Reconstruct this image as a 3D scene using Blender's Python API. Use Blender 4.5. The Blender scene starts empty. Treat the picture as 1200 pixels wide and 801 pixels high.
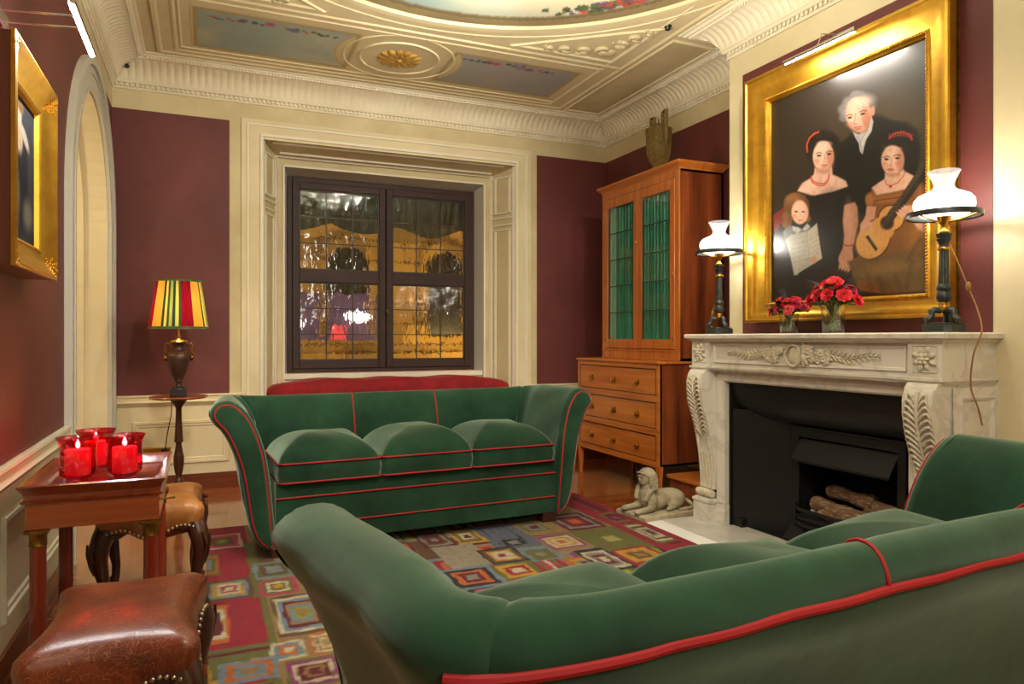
import bpy, bmesh, math, random
import numpy as np
from mathutils import Vector, Matrix
random.seed(7)
C = bpy.context.scene.collection
PI = math.pi

# ------------------------------------------------------------------ materials
def srgb(c):
    r = []
    for v in c:
        v = v / 255.0
        r.append(v / 12.92 if v <= 0.04045 else ((v + 0.055) / 1.055) ** 2.4)
    return tuple(r)

def new_mat(name):
    m = bpy.data.materials.new(name); m.use_nodes = True
    nt = m.node_tree; b = nt.nodes['Principled BSDF']
    return m, nt, b

def N(nt, kind, **kw):
    n = nt.nodes.new(kind)
    for k, v in kw.items():
        if k in n.inputs: n.inputs[k].default_value = v
        else: setattr(n, k, v)
    return n

def mat(name, col, rough=0.5, metal=0.0, col2=None, scale=5.0, bump=0.0, bscale=60.0, sheen=0.0, sheen_tint=(1, 1, 1),
        coat=0.0, stretch=(1, 1, 1), spec=None, detail=6.0, contrast=(0.35, 0.65), emit=None, estr=0.0, sheen_rough=0.4):
    m, nt, b = new_mat(name)
    L = nt.links.new
    b.inputs['Roughness'].default_value = rough
    b.inputs['Metallic'].default_value = metal
    b.inputs['Coat Weight'].default_value = coat
    b.inputs['Coat Roughness'].default_value = 0.12
    if spec is not None: b.inputs['Specular IOR Level'].default_value = spec
    if sheen:
        b.inputs['Sheen Weight'].default_value = sheen
        b.inputs['Sheen Roughness'].default_value = sheen_rough
        b.inputs['Sheen Tint'].default_value = (*sheen_tint, 1)
    c1 = (*srgb(col), 1)
    tc = N(nt, 'ShaderNodeTexCoord'); mp = N(nt, 'ShaderNodeMapping'); mp.inputs['Scale'].default_value = stretch
    L(tc.outputs['Object'], mp.inputs['Vector'])
    if col2 is not None:
        nz = N(nt, 'ShaderNodeTexNoise', Scale=scale, Detail=detail, Roughness=0.6); L(mp.outputs[0], nz.inputs['Vector'])
        cr = N(nt, 'ShaderNodeValToRGB'); cr.color_ramp.elements[0].position = contrast[0]; cr.color_ramp.elements[1].position = contrast[1]
        cr.color_ramp.elements[0].color = c1; cr.color_ramp.elements[1].color = (*srgb(col2), 1)
        L(nz.outputs['Fac'], cr.inputs[0]); L(cr.outputs[0], b.inputs['Base Color'])
    else:
        b.inputs['Base Color'].default_value = c1
    if bump:
        nb = N(nt, 'ShaderNodeTexNoise', Scale=bscale, Detail=5.0); L(mp.outputs[0], nb.inputs['Vector'])
        bp = N(nt, 'ShaderNodeBump', Strength=bump, Distance=0.01); L(nb.outputs['Fac'], bp.inputs['Height']); L(bp.outputs[0], b.inputs['Normal'])
    if emit is not None:
        b.inputs['Emission Color'].default_value = (*srgb(emit), 1); b.inputs['Emission Strength'].default_value = estr
    return m

def attr_mat(name, rough=0.6, bump=0.0, bscale=200.0, coat=0.0, noise=0.0):
    m, nt, b = new_mat(name); L = nt.links.new
    a = N(nt, 'ShaderNodeAttribute'); a.attribute_name = 'paint'
    b.inputs['Roughness'].default_value = rough; b.inputs['Coat Weight'].default_value = coat; b.inputs['Coat Roughness'].default_value = 0.15
    tc = N(nt, 'ShaderNodeTexCoord')
    nz = N(nt, 'ShaderNodeTexNoise', Scale=bscale, Detail=4.0); L(tc.outputs['Object'], nz.inputs['Vector'])
    if noise:
        mx = N(nt, 'ShaderNodeMixRGB', blend_type='MULTIPLY'); mx.inputs[0].default_value = noise
        L(a.outputs['Color'], mx.inputs[1]); L(nz.outputs['Fac'], mx.inputs[2]); L(mx.outputs[0], b.inputs['Base Color'])
    else:
        L(a.outputs['Color'], b.inputs['Base Color'])
    if bump:
        bp = N(nt, 'ShaderNodeBump', Strength=bump, Distance=0.005); L(nz.outputs['Fac'], bp.inputs['Height']); L(bp.outputs[0], b.inputs['Normal'])
    return m

def wood(name, c1, c2, rough=0.34, axis='Z', scale=3.0, coat=0.22):
    st = {'X': (0.6, 9, 9), 'Y': (9, 0.6, 9), 'Z': (9, 9, 0.6)}[axis]
    return mat(name, c1, rough, col2=c2, scale=scale, stretch=st, coat=coat, detail=8.0, contrast=(0.3, 0.7), bump=0.04, bscale=8)

M = {}
M['red'] = mat('oxblood_paint', (88, 36, 33), 0.6, col2=(102, 45, 41), scale=2.2, bump=0.03)
M['cream'] = mat('cream_paint', (204, 190, 150), 0.55, col2=(218, 205, 168), scale=1.6, bump=0.02, bscale=25)
M['creamw'] = mat('pale_cream_paint', (222, 214, 192), 0.5)
M['cornice'] = mat('plaster_cornice', (226, 218, 192), 0.6, col2=(214, 203, 172), scale=2.0)
M['ochre'] = mat('ochre_paint', (188, 172, 130), 0.6, col2=(204, 190, 148), scale=2.5)
M['ochred'] = mat('dark_ochre_paint', (122, 100, 62), 0.6, col2=(138, 116, 74), scale=2.5)
M['greyjamb'] = mat('grey_cream_paint', (186, 182, 168), 0.5)
M['panelgrey'] = mat('cream_wainscot', (200, 192, 164), 0.45)
M['ceil'] = mat('ceiling_paint', (214, 200, 160), 0.65, col2=(202, 186, 144), scale=1.3)
M['gold_flat'] = mat('gold_ochre', (160, 122, 48), 0.5, col2=(178, 140, 62), scale=20)
M['velvet'] = mat('green_velvet', (16, 40, 26), 0.85, col2=(38, 72, 50), scale=3.2, sheen=0.8, sheen_tint=(0.66, 0.86, 0.70), bump=0.16, bscale=11, contrast=(0.3, 0.72), sheen_rough=0.42, spec=0.1)
M['pipe'] = mat('red_piping', (150, 6, 16), 0.7, sheen=0.08, sheen_tint=(1, 0.5, 0.5))
M['redvelvet'] = mat('red_velvet', (120, 4, 12), 0.85, col2=(146, 10, 20), scale=8, sheen=0.3, sheen_tint=(1, 0.4, 0.4), bump=0.3, bscale=22)
M['darkwood'] = wood('dark_walnut', (52, 26, 16), (74, 38, 22), 0.3)
M['winwood'] = wood('window_oak', (38, 16, 9), (56, 26, 15), 0.6, 'Z', coat=0.0)
M['winwoodx'] = wood('window_oak_cross', (38, 16, 9), (56, 26, 15), 0.6, 'X', coat=0.0)
M['mahog'] = wood('mahogany', (122, 52, 20), (156, 76, 32), 0.24, 'X', coat=0.5)
M['mahogcol'] = wood('mahogany_column', (104, 30, 12), (134, 42, 18), 0.22, 'Z', coat=0.6)
M['cherry'] = wood('cherry_veneer', (158, 82, 24), (204, 122, 50), 0.36, 'Y', coat=0.12)
M['cherryv'] = wood('cherry_upright', (154, 78, 24), (198, 116, 48), 0.36, 'Z', coat=0.12)
M['cherrys'] = wood('mahogany_side', (78, 32, 14), (142, 70, 32), 0.34, 'Z', scale=1.6, coat=0.2)
M['skirt'] = wood('baseboard_wood', (88, 42, 20), (116, 58, 28), 0.35, 'X')
M['brass'] = mat('brass', (196, 150, 64), 0.28, 1.0)
M['oldbrass'] = mat('aged_brass', (150, 112, 52), 0.4, 1.0, col2=(110, 80, 36), scale=60)
M['chrome'] = mat('chrome', (210, 210, 210), 0.18, 1.0)
M['gilt'] = mat('gilded_wood', (206, 158, 52), 0.34, 0.85, col2=(176, 122, 34), scale=9, bump=0.10, bscale=30, contrast=(0.4, 0.75))
M['giltdark'] = mat('worn_gilding', (150, 104, 40), 0.4, 0.7, col2=(110, 70, 28), scale=30)
M['bronze'] = mat('dark_bronze', (74, 78, 76), 0.38, 0.6, col2=(46, 52, 50), scale=30)
M['urnbrown'] = mat('brown_patina', (66, 44, 34), 0.42, 0.35, col2=(80, 54, 42), scale=8)
M['blackbase'] = mat('black_stone', (30, 26, 24), 0.4)
M['iron'] = mat('black_iron', (15, 15, 17), 0.5, 0.2, col2=(20, 20, 22), scale=12)
M['firebrick'] = mat('sooty_lining', (13, 13, 14), 0.75)
M['marblefloor'] = mat('hearth_marble', (184, 178, 168), 0.28, col2=(206, 200, 190), scale=6)
M['whitemarble'] = mat('white_marble_strip', (236, 234, 230), 0.3)
M['stone'] = mat('weathered_stone', (176, 164, 136), 0.85, col2=(128, 114, 88), scale=11, bump=0.35, bscale=45, contrast=(0.42, 0.72))
M['wicker'] = mat('wicker_cane', (138, 114, 56), 0.55, col2=(98, 78, 36), scale=60)
M['lead'] = mat('lead_came', (60, 58, 52), 0.5, 0.6)
M['cord_gold'] = mat('gold_silk_cord', (158, 116, 58), 0.6, col2=(120, 84, 36), scale=160)
M['black'] = mat('black_plastic', (14, 14, 14), 0.4)
M['nail'] = mat('nail_heads', (170, 156, 130), 0.3, 0.9)
M['leaf'] = mat('leaf_green', (44, 74, 30), 0.5, col2=(66, 100, 44), scale=20)
M['leafgrey'] = mat('grey_green_leaf', (120, 122, 128), 0.5, col2=(92, 86, 108), scale=20)
M['stem'] = mat('flower_stem', (84, 110, 44), 0.4)
M['petal'] = mat('scarlet_petal', (214, 14, 34), 0.5, col2=(232, 40, 52), scale=30)
M['petalp'] = mat('crimson_pink_petal', (190, 10, 60), 0.5, col2=(214, 40, 84), scale=30)
M['petalc'] = mat('coral_petal', (226, 62, 70), 0.5, col2=(238, 98, 98), scale=30)
M['dark_eye'] = mat('flower_eye', (40, 10, 20), 0.6)
M['log'] = mat('ceramic_log', (120, 88, 62), 0.9, col2=(196, 180, 150), scale=22, bump=0.8, bscale=40, stretch=(3, .6, 3), contrast=(0.5, 0.75))
M['ash'] = mat('pale_ash', (196, 190, 176), 0.9, col2=(90, 80, 70), scale=26)
M['plaster_leaf'] = mat('painted_plaster_leaf', (196, 182, 142), 0.6)
M['night'] = mat('night_ground', (30, 26, 20), 0.8)
M['awning'] = mat('dark_green_canvas', (70, 84, 70), 0.8)

def marble():
    m, nt, b = new_mat('carved_marble'); L = nt.links.new
    tc = N(nt, 'ShaderNodeTexCoord')
    n1 = N(nt, 'ShaderNodeTexNoise', Scale=2.2, Detail=8.0, Distortion=2.2); L(tc.outputs['Object'], n1.inputs['Vector'])
    cr = N(nt, 'ShaderNodeValToRGB'); e = cr.color_ramp.elements
    e[0].position = 0.40; e[0].color = (*srgb((212, 206, 192)), 1); e[1].position = 0.56; e[1].color = (*srgb((216, 210, 198)), 1)
    v = cr.color_ramp.elements.new(0.485); v.color = (*srgb((198, 193, 184)), 1)
    v2 = cr.color_ramp.elements.new(0.45); v2.color = (*srgb((216, 210, 197)), 1)
    v3 = cr.color_ramp.elements.new(0.52); v3.color = (*srgb((206, 198, 182)), 1)
    L(n1.outputs['Fac'], cr.inputs[0]); L(cr.outputs[0], b.inputs['Base Color'])
    b.inputs['Roughness'].default_value = 0.36
    return m
M['marble'] = marble()
M['carve'] = mat('carved_marble_relief', (212, 204, 184), 0.5, col2=(194, 182, 154), scale=30)

def leather(name, c1, c2, c3, rough=0.26):
    m, nt, b = new_mat(name); L = nt.links.new
    tc = N(nt, 'ShaderNodeTexCoord')
    n1 = N(nt, 'ShaderNodeTexNoise', Scale=9.0, Detail=7.0, Roughness=0.65); L(tc.outputs['Object'], n1.inputs['Vector'])
    cr = N(nt, 'ShaderNodeValToRGB'); e = cr.color_ramp.elements
    e[0].position = 0.36; e[0].color = (*srgb(c1), 1); e[1].position = 0.62; e[1].color = (*srgb(c2), 1)
    L(n1.outputs['Fac'], cr.inputs[0])
    nw = N(nt, 'ShaderNodeTexNoise', Scale=12.0, Detail=3.0); L(tc.outputs['Object'], nw.inputs['Vector'])
    mixv = N(nt, 'ShaderNodeMixRGB', blend_type='ADD'); mixv.inputs[0].default_value = 0.12
    L(tc.outputs['Object'], mixv.inputs[1]); L(nw.outputs['Color'], mixv.inputs[2])
    vo = N(nt, 'ShaderNodeTexVoronoi', Scale=62.0, feature='DISTANCE_TO_EDGE'); L(mixv.outputs[0], vo.inputs['Vector'])
    lr = N(nt, 'ShaderNodeValToRGB'); lr.color_ramp.elements[0].position = 0.0; lr.color_ramp.elements[0].color = (1, 1, 1, 1)
    lr.color_ramp.elements[1].position = 0.045; lr.color_ramp.elements[1].color = (0, 0, 0, 1)
    L(vo.outputs['Distance'], lr.inputs[0])
    n3 = N(nt, 'ShaderNodeTexNoise', Scale=5.0, Detail=2.0); L(tc.outputs['Object'], n3.inputs['Vector'])
    r3 = N(nt, 'ShaderNodeValToRGB'); r3.color_ramp.elements[0].position = 0.34; r3.color_ramp.elements[1].position = 0.5
    L(n3.outputs['Fac'], r3.inputs[0])
    mul = N(nt, 'ShaderNodeMath', operation='MULTIPLY'); L(lr.outputs[0], mul.inputs[0]); L(r3.outputs[0], mul.inputs[1])
    mul2 = N(nt, 'ShaderNodeMath', operation='MULTIPLY'); L(mul.outputs[0], mul2.inputs[0]); mul2.inputs[1].default_value = 0.4
    mx = N(nt, 'ShaderNodeMixRGB'); L(mul2.outputs[0], mx.inputs[0]); L(cr.outputs[0], mx.inputs[1]); mx.inputs[2].default_value = (*srgb(c3), 1)
    L(mx.outputs[0], b.inputs['Base Color'])
    bp = N(nt, 'ShaderNodeBump', Strength=0.25, Distance=0.004); bp.invert = True
    L(mul.outputs[0], bp.inputs['Height']); L(bp.outputs[0], b.inputs['Normal'])
    b.inputs['Roughness'].default_value = rough + .1; b.inputs['Coat Weight'].default_value = 0.3; b.inputs['Coat Roughness'].default_value = 0.24
    return m
M['leather'] = leather('cracked_brown_leather', (84, 32, 14), (124, 56, 24), (184, 116, 68))
M['leather_tan'] = leather('tan_leather', (134, 76, 28), (176, 116, 58), (150, 96, 48), 0.34)

def floor_mat():
    m, nt, b = new_mat('polished_floorboards'); L = nt.links.new
    tc = N(nt, 'ShaderNodeTexCoord'); mp = N(nt, 'ShaderNodeMapping'); L(tc.outputs['Object'], mp.inputs['Vector'])
    br = N(nt, 'ShaderNodeTexBrick', Scale=1.0); br.inputs['Brick Width'].default_value = 1.1; br.inputs['Row Height'].default_value = 0.085
    br.inputs['Mortar Size'].default_value = 0.0012; br.inputs['Color1'].default_value = (0.25, 0.25, 0.25, 1); br.inputs['Color2'].default_value = (0.8, 0.8, 0.8, 1)
    br.inputs['Mortar'].default_value = (0, 0, 0, 1)
    L(mp.outputs[0], br.inputs['Vector'])
    mp2 = N(nt, 'ShaderNodeMapping'); mp2.inputs['Scale'].default_value = (1.2, 26, 1); L(tc.outputs['Object'], mp2.inputs['Vector'])
    nz = N(nt, 'ShaderNodeTexNoise', Scale=2.0, Detail=7.0); L(mp2.outputs[0], nz.inputs['Vector'])
    mx = N(nt, 'ShaderNodeMixRGB'); mx.inputs[0].default_value = 0.42; L(nz.outputs['Fac'], mx.inputs[1]); L(br.outputs['Color'], mx.inputs[2])
    cr = N(nt, 'ShaderNodeValToRGB'); e = cr.color_ramp.elements
    e[0].position = 0.12; e[0].color = (*srgb((60, 26, 10)), 1); e[1].position = 0.75; e[1].color = (*srgb((178, 98, 42)), 1)
    md = cr.color_ramp.elements.new(0.45); md.color = (*srgb((134, 64, 24)), 1)
    L(mx.outputs[0], cr.inputs[0]); L(cr.outputs[0], b.inputs['Base Color'])
    b.inputs['Roughness'].default_value = 0.16; b.inputs['Coat Weight'].default_value = 0.6; b.inputs['Coat Roughness'].default_value = 0.07
    bp = N(nt, 'ShaderNodeBump', Strength=0.05, Distance=0.004); L(nz.outputs['Fac'], bp.inputs['Height']); L(bp.outputs[0], b.inputs['Normal'])
    return m
M['floor'] = floor_mat()

def glass(name, col=(1, 1, 1), rough=0.0, ior=1.45, bump=0.0, bscale=6.0, stretch=(1, 1, 1), dist=0.01):
    m, nt, b = new_mat(name); L = nt.links.new
    b.inputs['Base Color'].default_value = (*col, 1); b.inputs['Transmission Weight'].default_value = 1.0
    b.inputs['Roughness'].default_value = rough; b.inputs['IOR'].default_value = ior
    if bump:
        tc = N(nt, 'ShaderNodeTexCoord'); mp = N(nt, 'ShaderNodeMapping'); mp.inputs['Scale'].default_value = stretch; L(tc.outputs['Object'], mp.inputs['Vector'])
        nz = N(nt, 'ShaderNodeTexNoise', Scale=bscale, Detail=2.0); L(mp.outputs[0], nz.inputs['Vector'])
        bp = N(nt, 'ShaderNodeBump', Strength=bump, Distance=dist); L(nz.outputs['Fac'], bp.inputs['Height']); L(bp.outputs[0], b.inputs['Normal'])
    return m

def thin_glass(name, tint=(1, 1, 1), gloss=0.12, rough=0.02, bump=0.0, bscale=8.0, stretch=(1, 1, 1)):
    m = bpy.data.materials.new(name); m.use_nodes = True; nt = m.node_tree; L = nt.links.new
    nt.nodes.remove(nt.nodes['Principled BSDF']); out = nt.nodes['Material Output']
    t = N(nt, 'ShaderNodeBsdfTransparent'); t.inputs[0].default_value = (*tint, 1)
    g = N(nt, 'ShaderNodeBsdfGlossy'); g.inputs['Roughness'].default_value = rough
    fr = N(nt, 'ShaderNodeFresnel'); ge = N(nt, 'ShaderNodeNewGeometry'); mi_ = N(nt, 'ShaderNodeMapRange'); mi_.inputs['To Min'].default_value = 1.45; mi_.inputs['To Max'].default_value = 1 / 1.45
    L(ge.outputs['Backfacing'], mi_.inputs['Value']); L(mi_.outputs[0], fr.inputs['IOR'])
    ad = N(nt, 'ShaderNodeMath', operation='ADD'); ad.inputs[1].default_value = gloss; L(fr.outputs[0], ad.inputs[0])
    mx = N(nt, 'ShaderNodeMixShader'); L(ad.outputs[0], mx.inputs[0]); L(t.outputs[0], mx.inputs[1]); L(g.outputs[0], mx.inputs[2]); L(mx.outputs[0], out.inputs[0])
    if bump:
        tc = N(nt, 'ShaderNodeTexCoord'); mp = N(nt, 'ShaderNodeMapping'); mp.inputs['Scale'].default_value = stretch; L(tc.outputs['Object'], mp.inputs['Vector'])
        nz = N(nt, 'ShaderNodeTexNoise', Scale=bscale, Detail=2.0); L(mp.outputs[0], nz.inputs['Vector'])
        bp = N(nt, 'ShaderNodeBump', Strength=bump, Distance=0.02); L(nz.outputs['Fac'], bp.inputs['Height']); L(bp.outputs[0], g.inputs['Normal']); L(bp.outputs[0], fr.inputs['Normal'])
    return m
M['pane'] = glass('leaded_wavy_pane', (0.93, 0.95, 0.9), 0.0, 1.45, bump=0.4, bscale=6.0, stretch=(2.6, 1, 1.1), dist=0.02)
M['cabglass'] = thin_glass('cabinet_glass', (0.92, 0.96, 0.94), 0.03)
M['redglass'] = thin_glass('ruby_glass', (0.92, 0.16, 0.30), 0.05, 0.03)
M['vaseglass'] = thin_glass('clear_vase_glass', (0.90, 0.93, 0.90), 0.10, 0.02)
M['candle'] = mat('red_candle_wax', (214, 96, 100), 0.5, emit=(255, 120, 100), estr=0.22)
M['flame'] = mat('flame', (255, 190, 90), 0.5, emit=(255, 200, 110), estr=160)
def lit_glass(name, trans, estr):
    m = bpy.data.materials.new(name); m.use_nodes = True; nt = m.node_tree; L = nt.links.new
    nt.nodes.remove(nt.nodes['Principled BSDF']); out = nt.nodes['Material Output']
    t = N(nt, 'ShaderNodeBsdfTransparent'); t.inputs[0].default_value = (trans, trans, trans, 1)
    e = N(nt, 'ShaderNodeEmission', Strength=estr); e.inputs[0].default_value = (1, .96, .9, 1)
    tc = N(nt, 'ShaderNodeTexCoord'); vo = N(nt, 'ShaderNodeTexVoronoi', Scale=38.0); L(tc.outputs['Object'], vo.inputs['Vector'])
    cr = N(nt, 'ShaderNodeValToRGB'); cr.color_ramp.elements[0].color = (.55, .55, .55, 1); cr.color_ramp.elements[1].position = .5; L(vo.outputs['Distance'], cr.inputs[0])
    mu = N(nt, 'ShaderNodeMath', operation='MULTIPLY'); mu.inputs[1].default_value = estr; L(cr.outputs[0], mu.inputs[0]); L(mu.outputs[0], e.inputs['Strength'])
    g = N(nt, 'ShaderNodeBsdfGlossy'); g.inputs[0].default_value = (.1, .1, .1, 1); g.inputs[1].default_value = .1
    a = N(nt, 'ShaderNodeAddShader'); a2 = N(nt, 'ShaderNodeAddShader'); L(t.outputs[0], a.inputs[0]); L(e.outputs[0], a.inputs[1]); L(a.outputs[0], a2.inputs[0]); L(g.outputs[0], a2.inputs[1]); L(a2.outputs[0], out.inputs[0])
    return m
M['shade_glass'] = lit_glass('lit_opal_glass', .7, 1.3)
M['shade_clear'] = lit_glass('lit_cut_glass_chimney', .75, .35)
M['tube'] = mat('lit_picture_light_tube', (255, 255, 255), 0.4, emit=(250, 250, 255), estr=26)
M['tubew'] = mat('lit_picture_light_lens', (255, 250, 240), 0.4, emit=(255, 246, 230), estr=3)

def pleat_shade():
    m = bpy.data.materials.new('pleated_stripe_silk'); m.use_nodes = True; nt = m.node_tree; L = nt.links.new
    nt.nodes.remove(nt.nodes['Principled BSDF']); out = nt.nodes['Material Output']
    a = N(nt, 'ShaderNodeAttribute'); a.attribute_name = 'paint'
    d = N(nt, 'ShaderNodeBsdfDiffuse'); t = N(nt, 'ShaderNodeBsdfTranslucent'); mx = N(nt, 'ShaderNodeMixShader'); mx.inputs[0].default_value = 0.5
    L(a.outputs['Color'], d.inputs[0]); L(a.outputs['Color'], t.inputs[0]); L(d.outputs[0], mx.inputs[1]); L(t.outputs[0], mx.inputs[2]); L(mx.outputs[0], out.inputs[0])
    return m
M['pleat'] = pleat_shade()
M['curtain'] = mat('green_silk_curtain', (44, 132, 104), 0.45, col2=(64, 156, 124), scale=4, sheen=.3)
M['rug'] = attr_mat('tufted_wool', 0.95, bump=0.5, bscale=260, noise=0.45)
M['canvas'] = attr_mat('varnished_oil_canvas', 0.35, bump=0.06, bscale=160, coat=0.2)
M['canvas_matt'] = attr_mat('matt_oil_canvas', 1.0, bump=0.2, bscale=120); M['canvas_matt'].node_tree.nodes['Principled BSDF'].inputs['Specular IOR Level'].default_value = .05
M['fresco'] = attr_mat('fresco_sky', 0.7)

# ------------------------------------------------------------------ mesh helpers
class MB:
    def __init__(s): s.v = []; s.f = []; s.mi = []; s.cols = None
    def add(s, vs, fs, mi=0):
        o = len(s.v); s.v += [tuple(p) for p in vs]
        for f in fs: s.f.append(tuple(i + o for i in f)); s.mi.append(mi)
        return s
    def box(s, x0, x1, y0, y1, z0, z1, mi=0):
        vs = [(x, y, z) for z in (z0, z1) for y in (y0, y1) for x in (x0, x1)]
        return s.add(vs, [(0, 2, 3, 1), (4, 5, 7, 6), (0, 1, 5, 4), (2, 6, 7, 3), (0, 4, 6, 2), (1, 3, 7, 5)], mi)
    def lathe(s, prof, c=(0, 0, 0), seg=24, sx=1, sy=1, mi=0, cap=True, fn=None):
        # prof: list of (r, z)
        vs = []
        for r, z in prof:
            for k in range(seg):
                a = 2 * PI * k / seg; rr = r if fn is None else r * fn(a, z)
                vs.append((c[0] + rr * math.cos(a) * sx, c[1] + rr * math.sin(a) * sy, c[2] + z))
        fs = []
        for i in range(len(prof) - 1):
            for k in range(seg):
                k2 = (k + 1) % seg
                fs.append((i * seg + k, i * seg + k2, (i + 1) * seg + k2, (i + 1) * seg + k))
        if cap:
            fs.append(tuple(range(seg - 1, -1, -1))); n = (len(prof) - 1) * seg; fs.append(tuple(n + k for k in range(seg)))
        return s.add(vs, fs, mi)
    def tube(s, pts, r, seg=8, mi=0, cap=True, closed=False, sx=1.0):
        pts = [Vector(p) for p in pts]; n = len(pts)
        rs = r if isinstance(r, (list, tuple)) else [r] * n
        vs = []; prev = None
        for i, p in enumerate(pts):
            if closed: t = pts[(i + 1) % n] - pts[i - 1]
            else: t = pts[min(i + 1, n - 1)] - pts[max(i - 1, 0)]
            if t.length < 1e-9: t = Vector((0, 0, 1))
            t.normalize()
            if prev is None:
                a = Vector((0, 0, 1)) if abs(t.z) < 0.9 else Vector((1, 0, 0))
                u = t.cross(a).normalized()
            else:
                u = prev - t * prev.dot(t)
                if u.length < 1e-6: u = t.orthogonal()
                u.normalize()
            prev = u; w = t.cross(u)
            for k in range(seg):
                an = 2 * PI * k / seg
                vs.append(p + (u * math.cos(an) * sx + w * math.sin(an)) * rs[i])
        fs = []
        m = n if closed else n - 1
        for i in range(m):
            j = (i + 1) % n
            for k in range(seg):
                k2 = (k + 1) % seg
                fs.append((i * seg + k, i * seg + k2, j * seg + k2, j * seg + k))
        if cap and not closed:
            fs.append(tuple(range(seg - 1, -1, -1))); fs.append(tuple((n - 1) * seg + k for k in range(seg)))
        return s.add(vs, fs, mi)
    def ring_frame(s, corners_outer, corners_inner, prof=None, axis=None):
        raise NotImplementedError
    def sphere(s, c, r, seg=12, rings=8, sc=(1, 1, 1), mi=0, rot=None):
        vs = [Vector((0, 0, -1))]
        for i in range(1, rings):
            th = PI * i / rings - PI / 2
            for k in range(seg):
                a = 2 * PI * k / seg; vs.append(Vector((math.cos(th) * math.cos(a), math.cos(th) * math.sin(a), math.sin(th))))
        vs.append(Vector((0, 0, 1)))
        out = []
        for p in vs:
            q = Vector((p.x * sc[0] * r, p.y * sc[1] * r, p.z * sc[2] * r))
            if rot is not None: q = rot @ q
            out.append(Vector(c) + q)
        fs = [(0, 1 + (k + 1) % seg, 1 + k) for k in range(seg)]
        for i in range(rings - 2):
            for k in range(seg):
                k2 = (k + 1) % seg; a = 1 + i * seg
                fs.append((a + k, a + k2, a + seg + k2, a + seg + k))
        n = len(vs) - 1; a = 1 + (rings - 2) * seg
        fs += [(n, a + k, a + (k + 1) % seg) for k in range(seg)]
        return s.add(out, fs, mi)
    def rings(s, rs, mi=0, cap0=True, cap1=True):
        n = len(rs[0]); vs = [p for r in rs for p in r]; fs = []
        for i in range(len(rs) - 1):
            for k in range(n):
                k2 = (k + 1) % n; fs.append((i * n + k, i * n + k2, (i + 1) * n + k2, (i + 1) * n + k))
        if cap0: fs.append(tuple(range(n - 1, -1, -1)))
        if cap1: fs.append(tuple((len(rs) - 1) * n + k for k in range(n)))
        return s.add(vs, fs, mi)
    def grid(s, fn, nu, nv, mi=0):
        vs = [fn(i / nu, j / nv) for j in range(nv + 1) for i in range(nu + 1)]
        fs = [(j * (nu + 1) + i, j * (nu + 1) + i + 1, (j + 1) * (nu + 1) + i + 1, (j + 1) * (nu + 1) + i) for j in range(nv) for i in range(nu)]
        return s.add(vs, fs, mi)
    def prism(s, poly, lo, hi, axis='Z', mi=0):
        # poly: 2D points in the other two axes order: Z->(x,y) X->(y,z) Y->(x,z)
        n = len(poly)
        def P(a, b, t): return {'Z': (a, b, t), 'X': (t, a, b), 'Y': (a, t, b)}[axis]
        vs = [P(a, b, lo) for a, b in poly] + [P(a, b, hi) for a, b in poly]
        fs = [tuple(range(n - 1, -1, -1)), tuple(range(n, 2 * n))] + [(k, (k + 1) % n, n + (k + 1) % n, n + k) for k in range(n)]
        return s.add(vs, fs, mi)
    def build(s, name, m, parent=None, loc=(0, 0, 0), smooth=40, bevel=0, subsurf=0, rot=None):
        me = bpy.data.meshes.new(name); me.from_pydata(s.v, [], s.f)
        ms = m if isinstance(m, (list, tuple)) else [m]
        for k in ms: me.materials.append(M[k] if isinstance(k, str) else k)
        me.polygons.foreach_set('material_index', s.mi)
        bm = bmesh.new(); bm.from_mesh(me); bmesh.ops.recalc_face_normals(bm, faces=bm.faces); bm.to_mesh(me); bm.free()
        if smooth:
            me.polygons.foreach_set('use_smooth', [True] * len(me.polygons))
            me.set_sharp_from_angle(angle=math.radians(smooth))
        o = bpy.data.objects.new(name, me); C.objects.link(o)
        if parent is not None: o.parent = parent
        o.location = loc
        if rot: o.rotation_euler = rot
        if bevel:
            b = o.modifiers.new('bevel', 'BEVEL'); b.width = bevel; b.segments = 2; b.limit_method = 'ANGLE'; b.angle_limit = math.radians(35)
        if subsurf:
            b = o.modifiers.new('sub', 'SUBSURF'); b.levels = subsurf; b.render_levels = subsurf
        return o

def empty(name, loc, label, cat, group=None, rz=0):
    o = bpy.data.objects.new(name, None); C.objects.link(o); o.location = loc; o.rotation_euler = (0, 0, rz)
    o.empty_display_size = 0.1
    return tag(o, label, cat, group)
def tag(o, label, cat, group=None, kind=None):
    o['label'] = label; o['category'] = cat
    if group: o['group'] = group
    if kind: o['kind'] = kind
    return o
def struct(o):
    o['kind'] = 'structure'; return o

def paint_mesh(name, nu, nv, pos, colarr, m, parent=None, loc=(0, 0, 0)):
    """grid of (nu x nv) faces with a per-vertex colour array (nv+1, nu+1, 3) in linear"""
    mb = MB(); mb.grid(pos, nu, nv)
    me = bpy.data.meshes.new(name); me.from_pydata(mb.v, [], mb.f); me.materials.append(M[m])
    at = me.color_attributes.new('paint', 'FLOAT_COLOR', 'POINT')
    c = np.ones(((nv + 1) * (nu + 1), 4), dtype=np.float32); c[:, :3] = colarr.reshape(-1, 3)
    at.data.foreach_set('color', c.ravel())
    me.polygons.foreach_set('use_smooth', [True] * len(me.polygons))
    o = bpy.data.objects.new(name, me); C.objects.link(o)
    if parent is not None: o.parent = parent
    o.location = loc
    return o

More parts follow.
